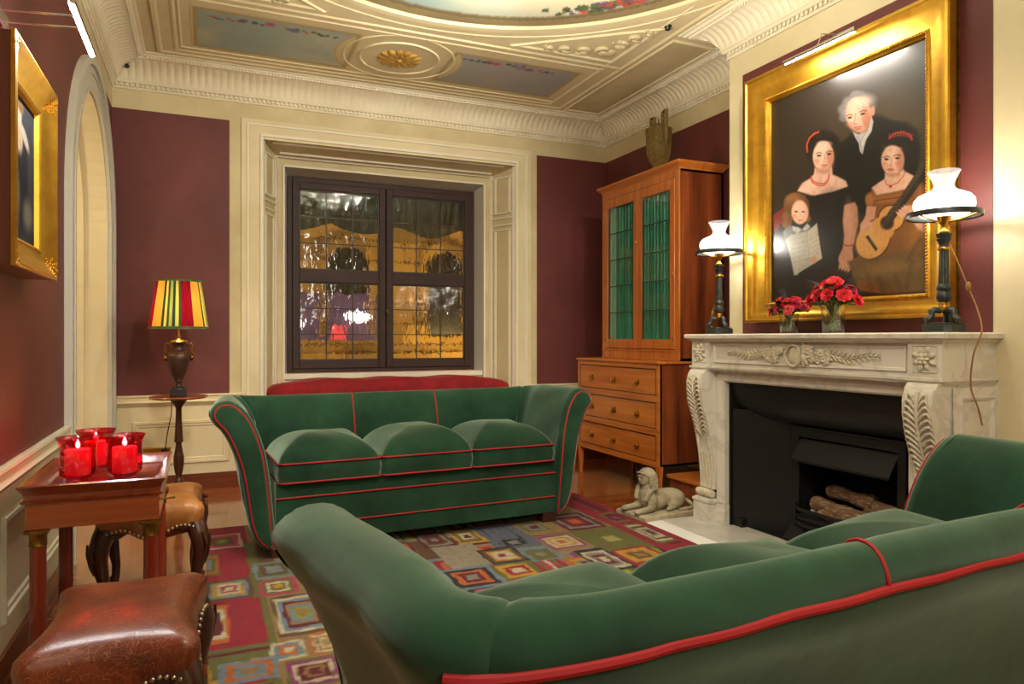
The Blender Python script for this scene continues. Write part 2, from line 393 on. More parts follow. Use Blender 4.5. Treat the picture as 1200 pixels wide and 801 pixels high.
class Paint:
    """small painter working on a numpy grid; x to the right, y up, in real metres"""
    def __init__(s, w, h, res, base):
        s.nu = int(w * res); s.nv = int(h * res)
        xs = np.linspace(0, w, s.nu + 1); ys = np.linspace(0, h, s.nv + 1)
        s.X, s.Y = np.meshgrid(xs, ys); s.w = w; s.h = h
        s.a = np.ones((s.nv + 1, s.nu + 1, 3)) * np.array(base, dtype=float)
    def mix(s, mask, col, al=1.0):
        mask = np.clip(mask, 0, 1)[..., None] * al
        s.a = s.a * (1 - mask) + np.array(col, dtype=float) * mask
    def ell(s, cx, cy, ax, ay, bx, by, col, soft=0.15, al=1.0):
        det = ax * by - ay * bx
        if abs(det) < 1e-12: return
        dx = s.X - cx; dy = s.Y - cy
        u = (dx * by - dy * bx) / det; v = (-dx * ay + dy * ax) / det
        r = np.sqrt(u * u + v * v); s.mix((1 + soft / 2 - r) / soft, col, al)
    def circ(s, cx, cy, r, col, soft=0.3, al=1.0): s.ell(cx, cy, r, 0, 0, r, col, soft, al)
    def poly(s, pts, col, soft=0.006, al=1.0):
        n = len(pts); ins = np.zeros(s.X.shape, bool); dmin = np.full(s.X.shape, 1e9)
        for i in range(n):
            x0, y0 = pts[i]; x1, y1 = pts[(i + 1) % n]
            if y1 != y0:
                c = ((y0 > s.Y) != (y1 > s.Y)) & (s.X < (x1 - x0) * (s.Y - y0) / (y1 - y0) + x0); ins ^= c
            dx, dy = x1 - x0, y1 - y0; L2 = dx * dx + dy * dy + 1e-12
            t = np.clip(((s.X - x0) * dx + (s.Y - y0) * dy) / L2, 0, 1)
            dmin = np.minimum(dmin, np.hypot(s.X - x0 - t * dx, s.Y - y0 - t * dy))
        sd = np.where(ins, dmin, -dmin); s.mix(sd / soft + 0.5, col, al)
    def line(s, pts, w, col, soft=0.004, al=1.0):
        dmin = np.full(s.X.shape, 1e9)
        for (x0, y0), (x1, y1) in zip(pts[:-1], pts[1:]):
            dx, dy = x1 - x0, y1 - y0; L2 = dx * dx + dy * dy + 1e-12
            t = np.clip(((s.X - x0) * dx + (s.Y - y0) * dy) / L2, 0, 1)
            dmin = np.minimum(dmin, np.hypot(s.X - x0 - t * dx, s.Y - y0 - t * dy))
        s.mix((w - dmin) / soft + 0.5, col, al)
    def noise(s, scale, amp, seed=1):
        rng = np.random.RandomState(seed); f = np.zeros(s.X.shape)
        for o in range(4):
            k = scale * 2 ** o; gx = int(s.w * k) + 3; gy = int(s.h * k) + 3; g = rng.rand(gy, gx) - .5
            fx = s.X * k; fy = s.Y * k; ix = np.minimum(fx.astype(int), gx - 2); iy = np.minimum(fy.astype(int), gy - 2); tx = fx - ix; ty = fy - iy
            tx = tx * tx * (3 - 2 * tx); ty = ty * ty * (3 - 2 * ty)
            f += (g[iy, ix] * (1 - tx) * (1 - ty) + g[iy, ix + 1] * tx * (1 - ty) + g[iy + 1, ix] * (1 - tx) * ty + g[iy + 1, ix + 1] * tx * ty) / 2 ** o
        return f * amp
    def lin(s):
        a = np.clip(s.a / 255.0, 0, 1); return np.where(a <= 0.04045, a / 12.92, ((a + 0.055) / 1.055) ** 2.4)
# ------------------------------------------------------------------ room constants
XL, XR, YB, YF = -0.624, 3.556, 5.918, -1.3
XB, YBR = 3.18, 3.72           # chimney breast face and its far side
ZC, ZR, ZK, ZD = 3.20, 2.84, 2.99, 0.725   # ceiling, red top, cornice start, dado top

mb = MB(); mb.box(XL - 0.9, XR + 0.2, YF - 0.1, YB + 0.75, -0.08, 0); fl = struct(mb.build('floor', 'floor', smooth=0))

# ---- walls
mb = MB(); OX0, OX1, OZ0, OZ1 = 0.414, 2.605, 0.40, 2.745
mb.box(XL - 0.2, OX0, YB, YB + 0.06, 0, ZC); mb.box(OX1, XR + 0.2, YB, YB + 0.06, 0, ZC)
mb.box(OX0, OX1, YB, YB + 0.06, OZ1, ZC); mb.box(OX0, OX1, YB, YB + 0.06, 0, OZ0)
wb = struct(mb.build('wall_back', 'ochre', smooth=0))
mb = MB()  # painted red fields
mb.box(XL, 0.176, YB - 0.004, YB, ZD, ZR); mb.box(2.816, XR, YB - 0.004, YB, ZD, ZR)
struct(mb.build('wall_back_field', 'red', smooth=0))

mb = MB(); mb.box(XR, XR + 0.1, YBR, YB + 0.1, 0, ZC); struct(mb.build('wall_right', 'ochre', smooth=0))
mb = MB(); mb.box(XR - 0.004, XR, YBR, YB, ZD, ZR); struct(mb.build('wall_right_field', 'red', smooth=0))

# chimney breast, with the fire opening
FY0, FY1, FZ = 2.215, 3.45, 0.885
mb = MB()
mb.box(XB, XB + 0.45, FY1, YBR, 0, ZC); mb.box(XB, XB + 0.45, YF, FY0, 0, ZC); mb.box(XB, XB + 0.45, FY0, FY1, FZ, ZC)
struct(mb.build('wall_chimney', 'cream', smooth=0))
mb = MB(); mb.box(XB - 0.004, XB, 2.015, 3.591, 1.0, ZR); struct(mb.build('wall_chimney_field', 'red', smooth=0))

# wall behind the camera
mb = MB(); mb.box(XL - 0.1, XR + 0.2, YF - 0.1, YF, 0, ZC); struct(mb.build('wall_front', 'cream', smooth=0))

# left wall with arched passage
AY0, AY1, AS = 4.20, 5.68, 1.87; AC = (AY0 + AY1) / 2; AR = (AY1 - AY0) / 2
mb = MB()
def arch_pts(r, n=28): return [(AC - r * math.cos(PI * k / n), AS + r * math.sin(PI * k / n)) for k in range(n + 1)]
ap = arch_pts(AR)
mb.box(XL - 0.14, XL, YF, AY0, 0, ZC); mb.box(XL - 0.14, XL, AY1, YB + 0.1, 0, ZC)
for (y0, z0), (y1, z1) in zip(ap[:-1], ap[1:]):
    mb.add([(XL, y0, z0), (XL, y1, z1), (XL, y1, ZC), (XL, y0, ZC), (XL - .14, y0, z0), (XL - .14, y1, z1), (XL - .14, y1, ZC), (XL - .14, y0, ZC)],
           [(0, 1, 2, 3), (4, 7, 6, 5), (0, 4, 5, 1), (2, 6, 7, 3)])
struct(mb.build('wall_left', 'red', smooth=0))
# top band of the left wall in ochre
mb = MB(); mb.box(XL, XL + 0.003, YF, YB, ZR, ZK + 0.03); struct(mb.build('wall_left_band', 'ochre', smooth=0))
# passage lining: soffit, jambs, inner back wall
mb = MB()
def tunnel(r, x0, x1, zspr=AS):
    P = [(AC - r, 0)] + arch_pts(r) + [(AC + r, 0)]
    for (y0, z0), (y1, z1) in zip(P[:-1], P[1:]):
        mb.add([(x0, y0, z0), (x0, y1, z1), (x1, y1, z1), (x1, y0, z0)], [(0, 1, 2, 3)])
def archring(r0, r1, x0, x1):
    A = [(AC - r0, 0)] + arch_pts(r0) + [(AC + r0, 0)]; B = [(AC - r1, 0)] + arch_pts(r1) + [(AC + r1, 0)]
    n = len(A)
    for k in range(n - 1):
        vs = [(x1, *A[k]), (x1, *A[k + 1]), (x1, *B[k + 1]), (x1, *B[k]), (x0, *A[k]), (x0, *A[k + 1]), (x0, *B[k + 1]), (x0, *B[k])]
        mb.add(vs, [(0, 1, 2, 3), (4, 7, 6, 5), (0, 4, 5, 1), (3, 2, 6, 7)])
tunnel(AR - .004, XL, XL - 0.14); tunnel(AR + .03, XL - .2, XL - 1.1)
archring(AR - 0.035, AR + 0.05, XL - 0.20, XL - 0.1405); archring(AR - 0.012, AR + 0.05, XL - 0.235, XL - 0.2)
struct(mb.build('trim_1', 'cream', smooth=30))
mb = MB(); mb.box(XL - 1.14, XL - 1.1, AY0 - 0.3, AY1 + 0.2, 0, 3.0)
for z0, z1, d in ((0.60, 0.72, 0.02), (0.69, 0.72, 0.035)):
    mb.box(XL - 1.1, XL - 0.24, AY1 + .028 - d, AY1 + .028, z0, z1)
struct(mb.build('wall_passage', 'cream', smooth=0))
# arch architrave on the room side
mb = MB()
archring(AR + 0.0, AR + 0.195, XL, XL + 0.018); archring(AR + 0.15, AR + 0.195, XL + .018, XL + 0.035); archring(AR + 0.10, AR + 0.115, XL + .018, XL + 0.025); archring(AR + 0.0, AR + 0.02, XL + .018, XL + 0.024)
struct(mb.build('trim_2', 'greyjamb', smooth=30))

# ---- ceiling slab
mb = MB(); mb.box(XL - 0.2, XR + 0.2, YF - 0.1, YB + 0.1, ZC, ZC + 0.08); struct(mb.build('ceiling', 'ceil', smooth=0))

# ---- cornice runs: (start, end, inward normal, corner sign at start, corner sign at end) +1 inner, -1 outer
prof = [(0.0, ZK - 0.006), (0.012, ZK - 0.006), (0.016, ZK + 0.004), (0.012, ZK + 0.008), (0.012, ZK + 0.034), (0.030, ZK + 0.036), (0.036, ZK + 0.046), (0.036, ZK + 0.056)]
cove = []
for k in range(11):
    t = k / 10; a = t * PI / 2
    cove.append((0.040 + 0.135 * (1 - math.cos(a)), ZK + 0.056 + 0.118 * math.sin(a)))
tail = [(0.185, ZK + 0.174), (0.188, ZK + 0.184), (0.205, ZK + 0.186), (0.215, ZK + 0.196), (0.235, ZK + 0.200), (0.238, ZC + 0.001)]
runs = [((XL, YF), (XL, YB), (1, 0), 1, 1), ((XL, YB), (XR, YB), (0, -1), 1, 1), ((XR, YB), (XR, YBR), (-1, 0), 1, 1),
        ((XR, YBR), (XB, YBR), (0, 1), 1, -1), ((XB, YBR), (XB, YF), (-1, 0), -1, 1)]
for ri, (a, b, nrm, c0, c1) in enumerate(runs):
    L_ = math.hypot(b[0] - a[0], b[1] - a[1]); dx, dy = (b[0] - a[0]) / L_, (b[1] - a[1]) / L_
    def PT(s_, d, z):
        s_ = max(c0 * d, min(L_ - c1 * d, s_)); return (a[0] + dx * s_ + nrm[0] * d, a[1] + dy * s_ + nrm[1] * d, z)
    mb = MB()
    full = prof + cove + tail
    per = 0.052; sub = 8; ns = int((L_ + 0.5) / per * sub)
    s0 = -0.25; ds = (L_ + 0.5) / ns
    def pos(u, v):
        i = int(round(v * (len(full) - 1))); d, z = full[i]; sv = s0 + u * ns * ds
        if len(prof) <= i < len(prof) + len(cove):
            j = i - len(prof); t = j / 10; ph = (sv / per) % 1.0
            w = math.sin(PI * ph) ** 0.5 if 0 < ph < 1 else 0
            k = min(1, 4 * t + .05) * min(1, 5 * (1 - t) + 0.05)
            off = 0.013 * w * k; a_ = t * PI / 2
            # flutes bulge inward toward the room
            d2 = d + off * math.cos(a_) * 0.9; z2 = z - off * math.sin(a_) * 0.9
            return PT(sv, d2, z2)
        return PT(sv, d, z)
    mb.grid(pos, ns, len(full) - 1)
    # egg-and-bead teeth
    s_ = 0.02
    while s_ < L_ - 0.02:
        q = [PT(s_, 0.012, 0)[:2], PT(s_ + 0.018, 0.012, 0)[:2], PT(s_ + 0.018, 0.026, 0)[:2], PT(s_, 0.026, 0)[:2]]
        if len(set(q)) == 4: mb.prism(q, ZK + 0.012, ZK + 0.034)
        s_ += 0.034
    s_ = 0.24
    while s_ < L_ - 0.24:
        q = [PT(s_, 0.188, 0)[:2], PT(s_ + 0.012, 0.188, 0)[:2], PT(s_ + 0.012, 0.200, 0)[:2], PT(s_, 0.200, 0)[:2]]
        if len(set(q)) == 4: mb.prism(q, ZK + 0.172, ZK + 0.186)
        s_ += 0.024
    struct(mb.build('trim_%d' % (3 + ri), 'cornice', smooth=25))

# ---- ceiling mouldings
def rect_mould(mb, x0, x1, y0, y1, w, h, z=ZC, steps=((0, 0), (0.3, 1), (0.7, 1), (1, 0))):
    """picture-frame moulding hanging h below z; outer rect, width w"""
    R = []
    for t, k in steps:
        d = w * t; R.append([(x0 + d, y0 + d, z - h * k), (x1 - d, y0 + d, z - h * k), (x1 - d, y1 - d, z - h * k), (x0 + d, y1 - d, z - h * k)])
    mb.rings(R, cap0=False, cap1=False)
def circ_mould(mb, cx, cy, r0, r1, h, seg=72, z=ZC, sy=1.0):
    prof_ = [(r0, 0.001), (r0 + (r1 - r0) * .25, -h), (r0 + (r1 - r0) * .75, -h), (r1, 0.001)]
    mb.lathe([(r, zz) for r, zz in prof_], (cx, cy, z), seg, cap=False, sy=sy)
mb = MB()
MX0, MX1, MY0, MY1 = -0.262, 2.86, 0.12, 5.61
rect_mould(mb, MX0 - 0.06, MX1 + 0.08, MY0 - 0.06, MY1 + 0.05, 0.05, 0.010)
rect_mould(mb, MX0 + 0.10, MX1 - 0.08, MY0 + 0.16, 5.50, 0.018, 0.006)
# long frame on the far side and its inner border
rect_mould(mb, MX0 - 0.06, MX1 + 0.08, 4.60, MY1 + 0.05, 0.04, 0.008)
rect_mould(mb, MX0 + 0.06, MX1 - 0.06, 4.68, MY1 - 0.03, 0.03, 0.007)
rect_mould(mb, 2.95, 3.32, 4.02, 5.64, 0.03, 0.012)
rect_mould(mb, 2.95, 3.32 - 0.37 * 0.02, -0.1, 3.6, 0.03, 0.008) if False else None
circ_mould(mb, 1.33, 2.86, 1.50, 1.60, 0.014, 128)
circ_mould(mb, 1.33, 2.86, 1.66, 1.68, 0.006, 128)
circ_mould(mb, 1.31, 5.10, 0.39, 0.415, 0.006); circ_mould(mb, 1.31, 5.10, 0.275, 0.298, 0.009)
struct(mb.build('trim_8', 'ceil', smooth=30))
# spandrel triangles with acanthus
mb = MB()
def tri_mould(mb, P, w, h):
    cx = sum(p[0] for p in P) / 3; cy = sum(p[1] for p in P) / 3
    R = []
    for t, k in ((0, 0), (0.3, 1), (0.7, 1), (1, 0)):
        f = 1 - w * t; R.append([(cx + (x - cx) * f, cy + (y - cy) * f, ZC + 0.001 - h * k) for x, y in P])
    mb.rings(R, cap0=False, cap1=False)
def spandrel(sx):
    X = lambda x: x if sx > 0 else 1.33 - (x - 1.33)
    def arcp(x): return 2.86 + math.sqrt(max(0, 1.74 ** 2 - (x - 1.33) ** 2))
    P = [(X(1.95), 4.55), (X(2.80), 4.55), (X(2.80), 3.88)]
    tri_mould(mb, P, 0.16, 0.012)
spandrel(1); spandrel(-1)
struct(mb.build('trim_9', 'ceil', smooth=30))
mb = MB()
def scroll(mb, x, y, r, a0, turns, s=1, w=0.016, n=22):
    pts = []; rs = []
    for k in range(n):
        t = k / (n - 1); rr = r * (1 - t) ** 0.9 + 0.004; a = a0 + s * t * turns * 2 * PI
        pts.append((x + rr * math.cos(a), y + rr * math.sin(a), ZC - 0.004)); rs.append(w * (0.4 + 0.8 * math.sin(PI * min(1, t * 1.1 + .05))))
    mb.tube(pts, rs, 6)
for sx in (1, -1):
    X = lambda x: x if sx > 0 else 2.66 - x
    for (x, y, r, a, s_) in ((2.60, 4.36, .07, 0, 1), (2.46, 4.42, .06, 2, -1), (2.34, 4.45, .045, 1, 1), (2.22, 4.48, .03, 2, -1), (2.66, 4.22, .06, 3, -1), (2.70, 4.10, .045, 1, 1), (2.73, 3.99, .03, 4, -1)):
        scroll(mb, X(x), y, r, a, 1.3, s_ * sx)
        mb.sphere((X(x + .03), y + .035, ZC - .004), 0.03, 8, 6, (1.4, .6, .5)); mb.sphere((X(x - .03), y - .02, ZC - .004), 0.022, 8, 6, (.6, 1.4, .5))
    mb.sphere((X(2.66), 4.40, ZC), 0.06, 10, 8, (1, 1, .35))
struct(mb.build('trim_10', 'plaster_leaf', smooth=50))
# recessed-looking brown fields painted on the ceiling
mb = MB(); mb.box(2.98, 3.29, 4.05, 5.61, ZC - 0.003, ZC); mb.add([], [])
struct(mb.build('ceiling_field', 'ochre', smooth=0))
# rosette
mb = MB()
for ring, (rr, n, ln, h) in enumerate(((0.115, 14, 0.05, 0.010), (0.07, 10, 0.045, 0.016), (0.03, 7, 0.028, 0.022))):
    for k in range(n):
        a = 2 * PI * (k + ring * .5) / n
        mb.sphere((1.31 + rr * math.cos(a), 5.10 + rr * math.sin(a), ZC - h * .3), ln, 8, 6, (1, .62, .34), rot=Matrix.Rotation(a, 3, 'Z'))
mb.sphere((1.31, 5.10, ZC - .012), 0.022, 10, 8, (1, 1, .8))
struct(mb.build('trim_11', 'gold_flat', smooth=50))

# fresco sky panels
def sky_panel(name, x0, x1, y0, y1, cut, tint, garl, seed):
    w, h = x1 - x0, y1 - y0; P = Paint(w, h, 110, tint[0])
    n1 = P.noise(2.4, 1.0, seed); n2 = P.noise(7, 1.0, seed + 5)
    P.mix(np.clip(n1 * 1.6 + .5 + n2 * .4, 0, 1), tint[1], 0.9); P.mix(np.clip(n1 * -2 + .1, 0, 1), tint[2], 0.6)
    rng = random.Random(seed)
    for (gx, gy, c, r) in garl:
        P.circ(gx * w, gy * h, r, c, 0.5, .9)
    # concave end bounded by the roundel
    d = np.hypot(P.X + x0 - 1.31, P.Y + y0 - 5.10)
    P.mix((0.47 - d) / 0.006, (176, 156, 108)); P.mix((0.455 - d) / 0.006, (196, 180, 132))
    b = np.minimum(np.minimum(P.X, w - P.X), np.minimum(P.Y, h - P.Y)); P.mix((0.045 - b) / 0.006, (168, 146, 98)); P.mix((0.018 - b) / .004, (196, 180, 132))
    o = paint_mesh(name, P.nu, P.nv, lambda u, v: (x0 + u * w, y0 + v * h, ZC - 0.0025), P.lin(), 'fresco')
    return struct(o)
def garland(seed, x0, x1, y, pal, n=46):
    r = random.Random(seed); out = []
    for k in range(n):
        t = r.random() ** 0.8 * (1 if r.random() < .5 else -1); gx = (x0 + x1) / 2 + t * (x1 - x0) / 2
        out.append((gx, y + r.uniform(-.05, .05) * (1.3 - abs(t)) + (.03 * abs(t)), r.choice(pal), r.uniform(.012, .03) * (1.1 - .6 * abs(t))))
    return out
pal = [(150, 40, 60), (170, 70, 90), (74, 96, 60), (96, 110, 70), (84, 104, 150), (186, 150, 90), (60, 80, 50)]
sky_panel('ceiling_sky', -0.085, 0.99, 4.78, 5.45, 0, ((150, 160, 146), (178, 176, 150), (136, 152, 146)), garland(3, .1, .85, .16, pal), 11)
pal2 = [(176, 80, 80), (190, 110, 110), (64, 84, 60), (80, 92, 110), (130, 120, 140), (70, 90, 70)]
sky_panel('ceiling_sky', 1.64, 2.69, 4.80, 5.43, 0, ((140, 144, 142), (158, 150, 148), (166, 156, 136)), garland(5, .1, .8, .14, pal2), 23)
# big round sky
R0 = 1.5; P = Paint(3.0, 3.0, 62, (150, 166, 156))
n1 = P.noise(.9, 1.0, 4); n2 = P.noise(3, 1, 9)
P.mix(np.clip(n1 * 2 + .45 + n2 * .3, 0, 1), (190, 180, 148)); P.mix(np.clip(-n1 * 2 + n2 * .2, 0, 1), (134, 156, 160), .8)
d = np.hypot(P.X - 1.5, P.Y - 1.5); P.mix((d - 1.36) / 0.02, (120, 106, 72)); P.mix((d - 1.395) / 0.008, (98, 82, 54)); P.mix((d - 1.41) / .01, (136, 120, 82)); P.mix((n2 * 1.2) * ((d > 1.36) * 1.0), (100, 86, 58), .5)
rg = random.Random(8)
for k in range(150):
    a = math.radians(rg.gauss(38, 9)); rr = rg.uniform(1.27, 1.36)
    P.circ(1.5 + rr * math.cos(a), 1.5 + rr * math.sin(a), rg.uniform(.012, .026), rg.choice([(170, 60, 50), (190, 84, 70), (70, 84, 50), (84, 96, 60), (60, 76, 46), (90, 70, 110), (60, 76, 46)]), .5)
LA = P.lin()
def skydisc(u, v):
    x = (u - .5) * 2; y = (v - .5) * 2; rr = max(abs(x), abs(y)); l = math.hypot(x, y) or 1
    return (1.33 + 1.5 * x / l * rr, 2.86 + 1.5 * y / l * rr, ZC - 0.002)
# resample colours for the disc mapping
uu, vv = np.meshgrid(np.linspace(0, 1, P.nu + 1), np.linspace(0, 1, P.nv + 1)); xx = (uu - .5) * 2; yy = (vv - .5) * 2
rr = np.maximum(abs(xx), abs(yy)); ll = np.hypot(xx, yy); ll[ll == 0] = 1
ix = np.clip(((xx / ll * rr + 1) / 2 * P.nu).round().astype(int), 0, P.nu); iy = np.clip(((yy / ll * rr + 1) / 2 * P.nv).round().astype(int), 0, P.nv)
struct(paint_mesh('ceiling_roundel_sky', P.nu, P.nv, skydisc, LA[iy, ix], 'fresco'))

# small ceiling fittings
for (x, y, z, nm, lb) in ((3.10, 3.86, ZC, 'ceiling_sensor', 'small dark round sensor on the ceiling above the fireplace'),):
    mb = MB(); mb.lathe([(0.0, -0.03), (0.016, -0.028), (0.022, -0.012), (0.026, 0)], (0, 0, 0), 16, cap=False)
    tag(mb.build(nm, 'black', loc=(2.79, 3.86, z)), lb, 'sensor')
mb = MB(); mb.sphere((0, 0, 0), 0.016, 12, 8); tag(mb.build('cornice_sensor', 'black', loc=(-0.515, 5.80, 3.115)), 'tiny black ball sensor in the far left corner of the cornice', 'sensor')

# ---- dado, wainscot, baseboards
def dado(mb, a, b, nrm):
    L_ = math.hypot(b[0] - a[0], b[1] - a[1]); dx, dy = (b[0] - a[0]) / L_, (b[1] - a[1]) / L_
    pr = [(0, ZD), (0.028, ZD), (0.030, ZD - 0.012), (0.022, ZD - 0.02), (0.022, ZD - 0.04), (0.034, ZD - 0.055), (0.016, ZD - 0.075), (0.010, ZD - 0.085), (0, ZD - 0.09)]
    vs = []
    for s_ in (0, L_): vs += [(a[0] + dx * s_ + nrm[0] * d, a[1] + dy * s_ + nrm[1] * d, z) for d, z in pr]
    n = len(pr); mb.add(vs, [(i, i + 1, n + i + 1, n + i) for i in range(n - 1)] + [tuple(range(n)), tuple(range(2 * n - 1, n - 1, -1))])
def wall_box(mb, a, b, nrm, s0, s1, d0, d1, z0, z1):
    L_ = math.hypot(b[0] - a[0], b[1] - a[1]); dx, dy = (b[0] - a[0]) / L_, (b[1] - a[1]) / L_
    q = [(a[0] + dx * s + nrm[0] * d, a[1] + dy * s + nrm[1] * d) for s, d in ((s0, d0), (s1, d0), (s1, d1), (s0, d1))]
    mb.prism(q, z0, z1)
def wall_frame(mb, a, b, nrm, s0, s1, z0, z1, w=0.03, h=0.014, d0=0.0):
    L_ = math.hypot(b[0] - a[0], b[1] - a[1]); dx, dy = (b[0] - a[0]) / L_, (b[1] - a[1]) / L_
    R = []
    for t, k in ((0, 0), (0.12, 1), (0.45, 1), (0.55, 0.5), (0.85, 0.5), (1, 0)):
        e = w * t; R.append([(a[0] + dx * s + nrm[0] * (d0 + h * k), a[1] + dy * s + nrm[1] * (d0 + h * k), z) for s, z in ((s0 + e, z0 + e), (s1 - e, z0 + e), (s1 - e, z1 - e), (s0 + e, z1 - e))])
    mb.rings(R, cap0=False, cap1=False)
A_, B_ = (XL, YB), (XR, YB); NB = (0, -1)
mb = MB()
wall_box(mb, A_, B_, NB, 0, 0.90, 0, 0.006, 0.10, ZD - 0.02); wall_box(mb, A_, B_, NB, 3.32, 4.18, 0, 0.006, 0.1, ZD - 0.02)
dado(mb, A_, (0.277, YB), NB); dado(mb, (2.74, YB), B_, NB)
wall_frame(mb, A_, B_, NB, 0.13, 0.80, 0.20, 0.53, 0.05, 0.012, 0.006); wall_frame(mb, A_, B_, NB, 3.42, 4.08, 0.22, 0.58, 0.05, 0.012, .006)
mb.box(0.252, 0.262, YB - 0.012, YB, 0.12, ZD - 0.09)
struct(mb.build('wainscot_back', 'cream', smooth=30))
mb = MB(); wall_box(mb, A_, B_, NB, 0, 0.95, 0, 0.022, 0, 0.12); wall_box(mb, A_, B_, NB, 0, 0.95, 0.022, 0.030, 0, 0.10); wall_box(mb, A_, B_, NB, 3.25, 4.18, 0, 0.022, 0, 0.12)
struct(mb.build('baseboard_back', 'skirt', smooth=0))
RA, RB, NR = (XR, YB), (XR, YBR), (-1, 0)
mb = MB(); wall_box(mb, RA, RB, NR, 0, 2.2, 0, 0.006, 0.1, ZD - .02); dado(mb, RA, RB, NR); struct(mb.build('wainscot_right', 'cream', smooth=30))
mb = MB(); wall_box(mb, RA, RB, NR, 0, 2.2, 0, 0.022, 0, 0.12); struct(mb.build('baseboard_right', 'skirt', smooth=0))
LA_, LB_, NL = (XL, YF), (XL, AY0 - 0.2), (1, 0)
LL = AY0 - 0.2 - YF
mb = MB(); wall_box(mb, LA_, LB_, NL, 0, LL, 0, 0.008, 0.08, ZD - 0.02); dado(mb, LA_, LB_, NL)
s_ = LL
for w_ in (1.25, 1.35, 1.35, 1.35):
    wall_frame(mb, LA_, LB_, NL, s_ - w_ + .06, s_ - .06, 0.20, 0.56, 0.05, 0.014, 0.008); s_ -= w_
struct(mb.build('wainscot_left', 'panelgrey', smooth=30))
mb = MB(); wall_box(mb, LA_, LB_, NL, 0, LL, 0, 0.022, 0, 0.11); wall_box(mb, LA_, LB_, NL, 0, LL, 0.022, 0.034, 0, 0.03); struct(mb.build('baseboard_left', 'skirt', smooth=0))

# ---- window casing and splayed niche
mb = MB()
def casing(x0, x1, z1, w, d0, d1, zb=ZD - .3):
    mb.box(x0, x0 + w, YB - d1, YB - d0, zb, z1 - w); mb.box(x1 - w, x1, YB - d1, YB - d0, zb, z1 - w); mb.box(x0, x1, YB - d1, YB - d0, z1 - w, z1)
casing(0.262, 2.752, 2.87, 0.152, 0, 0.012, 0.0)
struct(mb.build('trim_12', 'cream', smooth=0))
mb = MB(); casing(0.301, 2.712, 2.835, 0.014, 0.012, 0.022, 0.0); casing(0.400, 2.619, 2.76, 0.022, 0.012, 0.024, 0.0)
struct(mb.build('trim_13', 'creamw', smooth=0, bevel=0.002))
YS, YW = 6.22, 6.39; WX0, WX1, WZ0, WZ1 = 0.652, 2.368, 0.848, 2.545
SX0, SX1, SZ = 0.549, 2.470, 2.669; IX0, IX1, IZ = 0.612, 2.407, 2.593
mb = MB()
def quad(p): mb.add(p, [(0, 1, 2, 3)])
quad([(OX0, YB, OZ0), (SX0, YS, OZ0), (SX0, YS, SZ), (OX0, YB, OZ1)]); quad([(OX1, YB, OZ0), (OX1, YB, OZ1), (SX1, YS, SZ), (SX1, YS, OZ0)])
quad([(OX0, YB, OZ1), (SX0, YS, SZ), (SX1, YS, SZ), (OX1, YB, OZ1)])
quad([(SX0, YS, OZ0), (IX0, YS, OZ0), (IX0, YS, IZ), (SX0, YS, SZ)]); quad([(SX1, YS, OZ0), (SX1, YS, SZ), (IX1, YS, IZ), (IX1, YS, OZ0)]); quad([(SX0, YS, SZ), (IX0, YS, IZ), (IX1, YS, IZ), (SX1, YS, SZ)])
struct(mb.build('wall_niche', 'ochre', smooth=0))
mb = MB()
quad([(IX0, YS, OZ0), (WX0 + .004, YW + .02, OZ0), (WX0 + .004, YW + .02, WZ1), (IX0, YS, IZ)]); quad([(IX1, YS, OZ0), (IX1, YS, IZ), (WX1 - .004, YW + .02, WZ1), (WX1 - .004, YW + .02, OZ0)]); quad([(IX0, YS, IZ), (WX0, YW + .02, WZ1), (WX1, YW + .02, WZ1), (IX1, YS, IZ)])
struct(mb.build('wall_reveal', 'greyjamb', smooth=0))
# frames on the splays: helper mapping (s along depth 0..1, z) to the splay plane
mb = MB()
def splay_strip(pa, pb, s0, s1, z0, z1, nx, h=0.012):
    def q(s, z, o):
        return (pa[0] + (pb[0] - pa[0]) * s + nx * o, pa[1] + (pb[1] - pa[1]) * s - 0.3 * o, z)
    vs = [q(s, z, o) for o in (0, h) for s, z in ((s0, z0), (s1, z0), (s1, z1), (s0, z1))]
    mb.add(vs, [(0, 1, 2, 3), (4, 7, 6, 5), (0, 4, 5, 1), (1, 5, 6, 2), (2, 6, 7, 3), (3, 7, 4, 0)])
def ztop(s): return OZ1 + (SZ - OZ1) * s
for pa, pb, nx in (((OX0, YB), (SX0, YS), 1), ((OX1, YB), (SX1, YS), -1)):
    for s0 in (0.0, 0.9): splay_strip(pa, pb, s0, s0 + 0.10, 0.5, 2.66 if s0 else 2.74, nx)
    for s0 in (0.20, 0.74): splay_strip(pa, pb, s0, s0 + 0.06, 0.6, 2.16, nx, .010); splay_strip(pa, pb, s0, s0 + 0.06, 2.30, 2.64, nx, .010)
    for zz in (2.145, 2.19, 2.255, 2.30, 2.63): splay_strip(pa, pb, 0.1, 0.9, zz, zz + .014, nx, .010)
for s0 in (0.0, 0.2, .7, .9):
    z = ztop(s0); y = YB + (YS - YB) * s0; xx0 = OX0 + (SX0 - OX0) * s0; xx1 = OX1 + (SX1 - OX1) * s0; w = .02
    mb.box(xx0 + (.06 if 0 < s0 < .9 else 0), xx1 - (.06 if 0 < s0 < .9 else 0), y, y + w, z - 0.018, z - 0.001)
mb.box(IX0 - .012, IX0 + .004, YS - .012, YS, OZ0, IZ); mb.box(IX1 - .004, IX1 + .012, YS - .012, YS, OZ0, IZ); mb.box(IX0, IX1, YS - .012, YS, IZ - .004, IZ + .012)
struct(mb.build('trim_14', 'creamw', smooth=0))
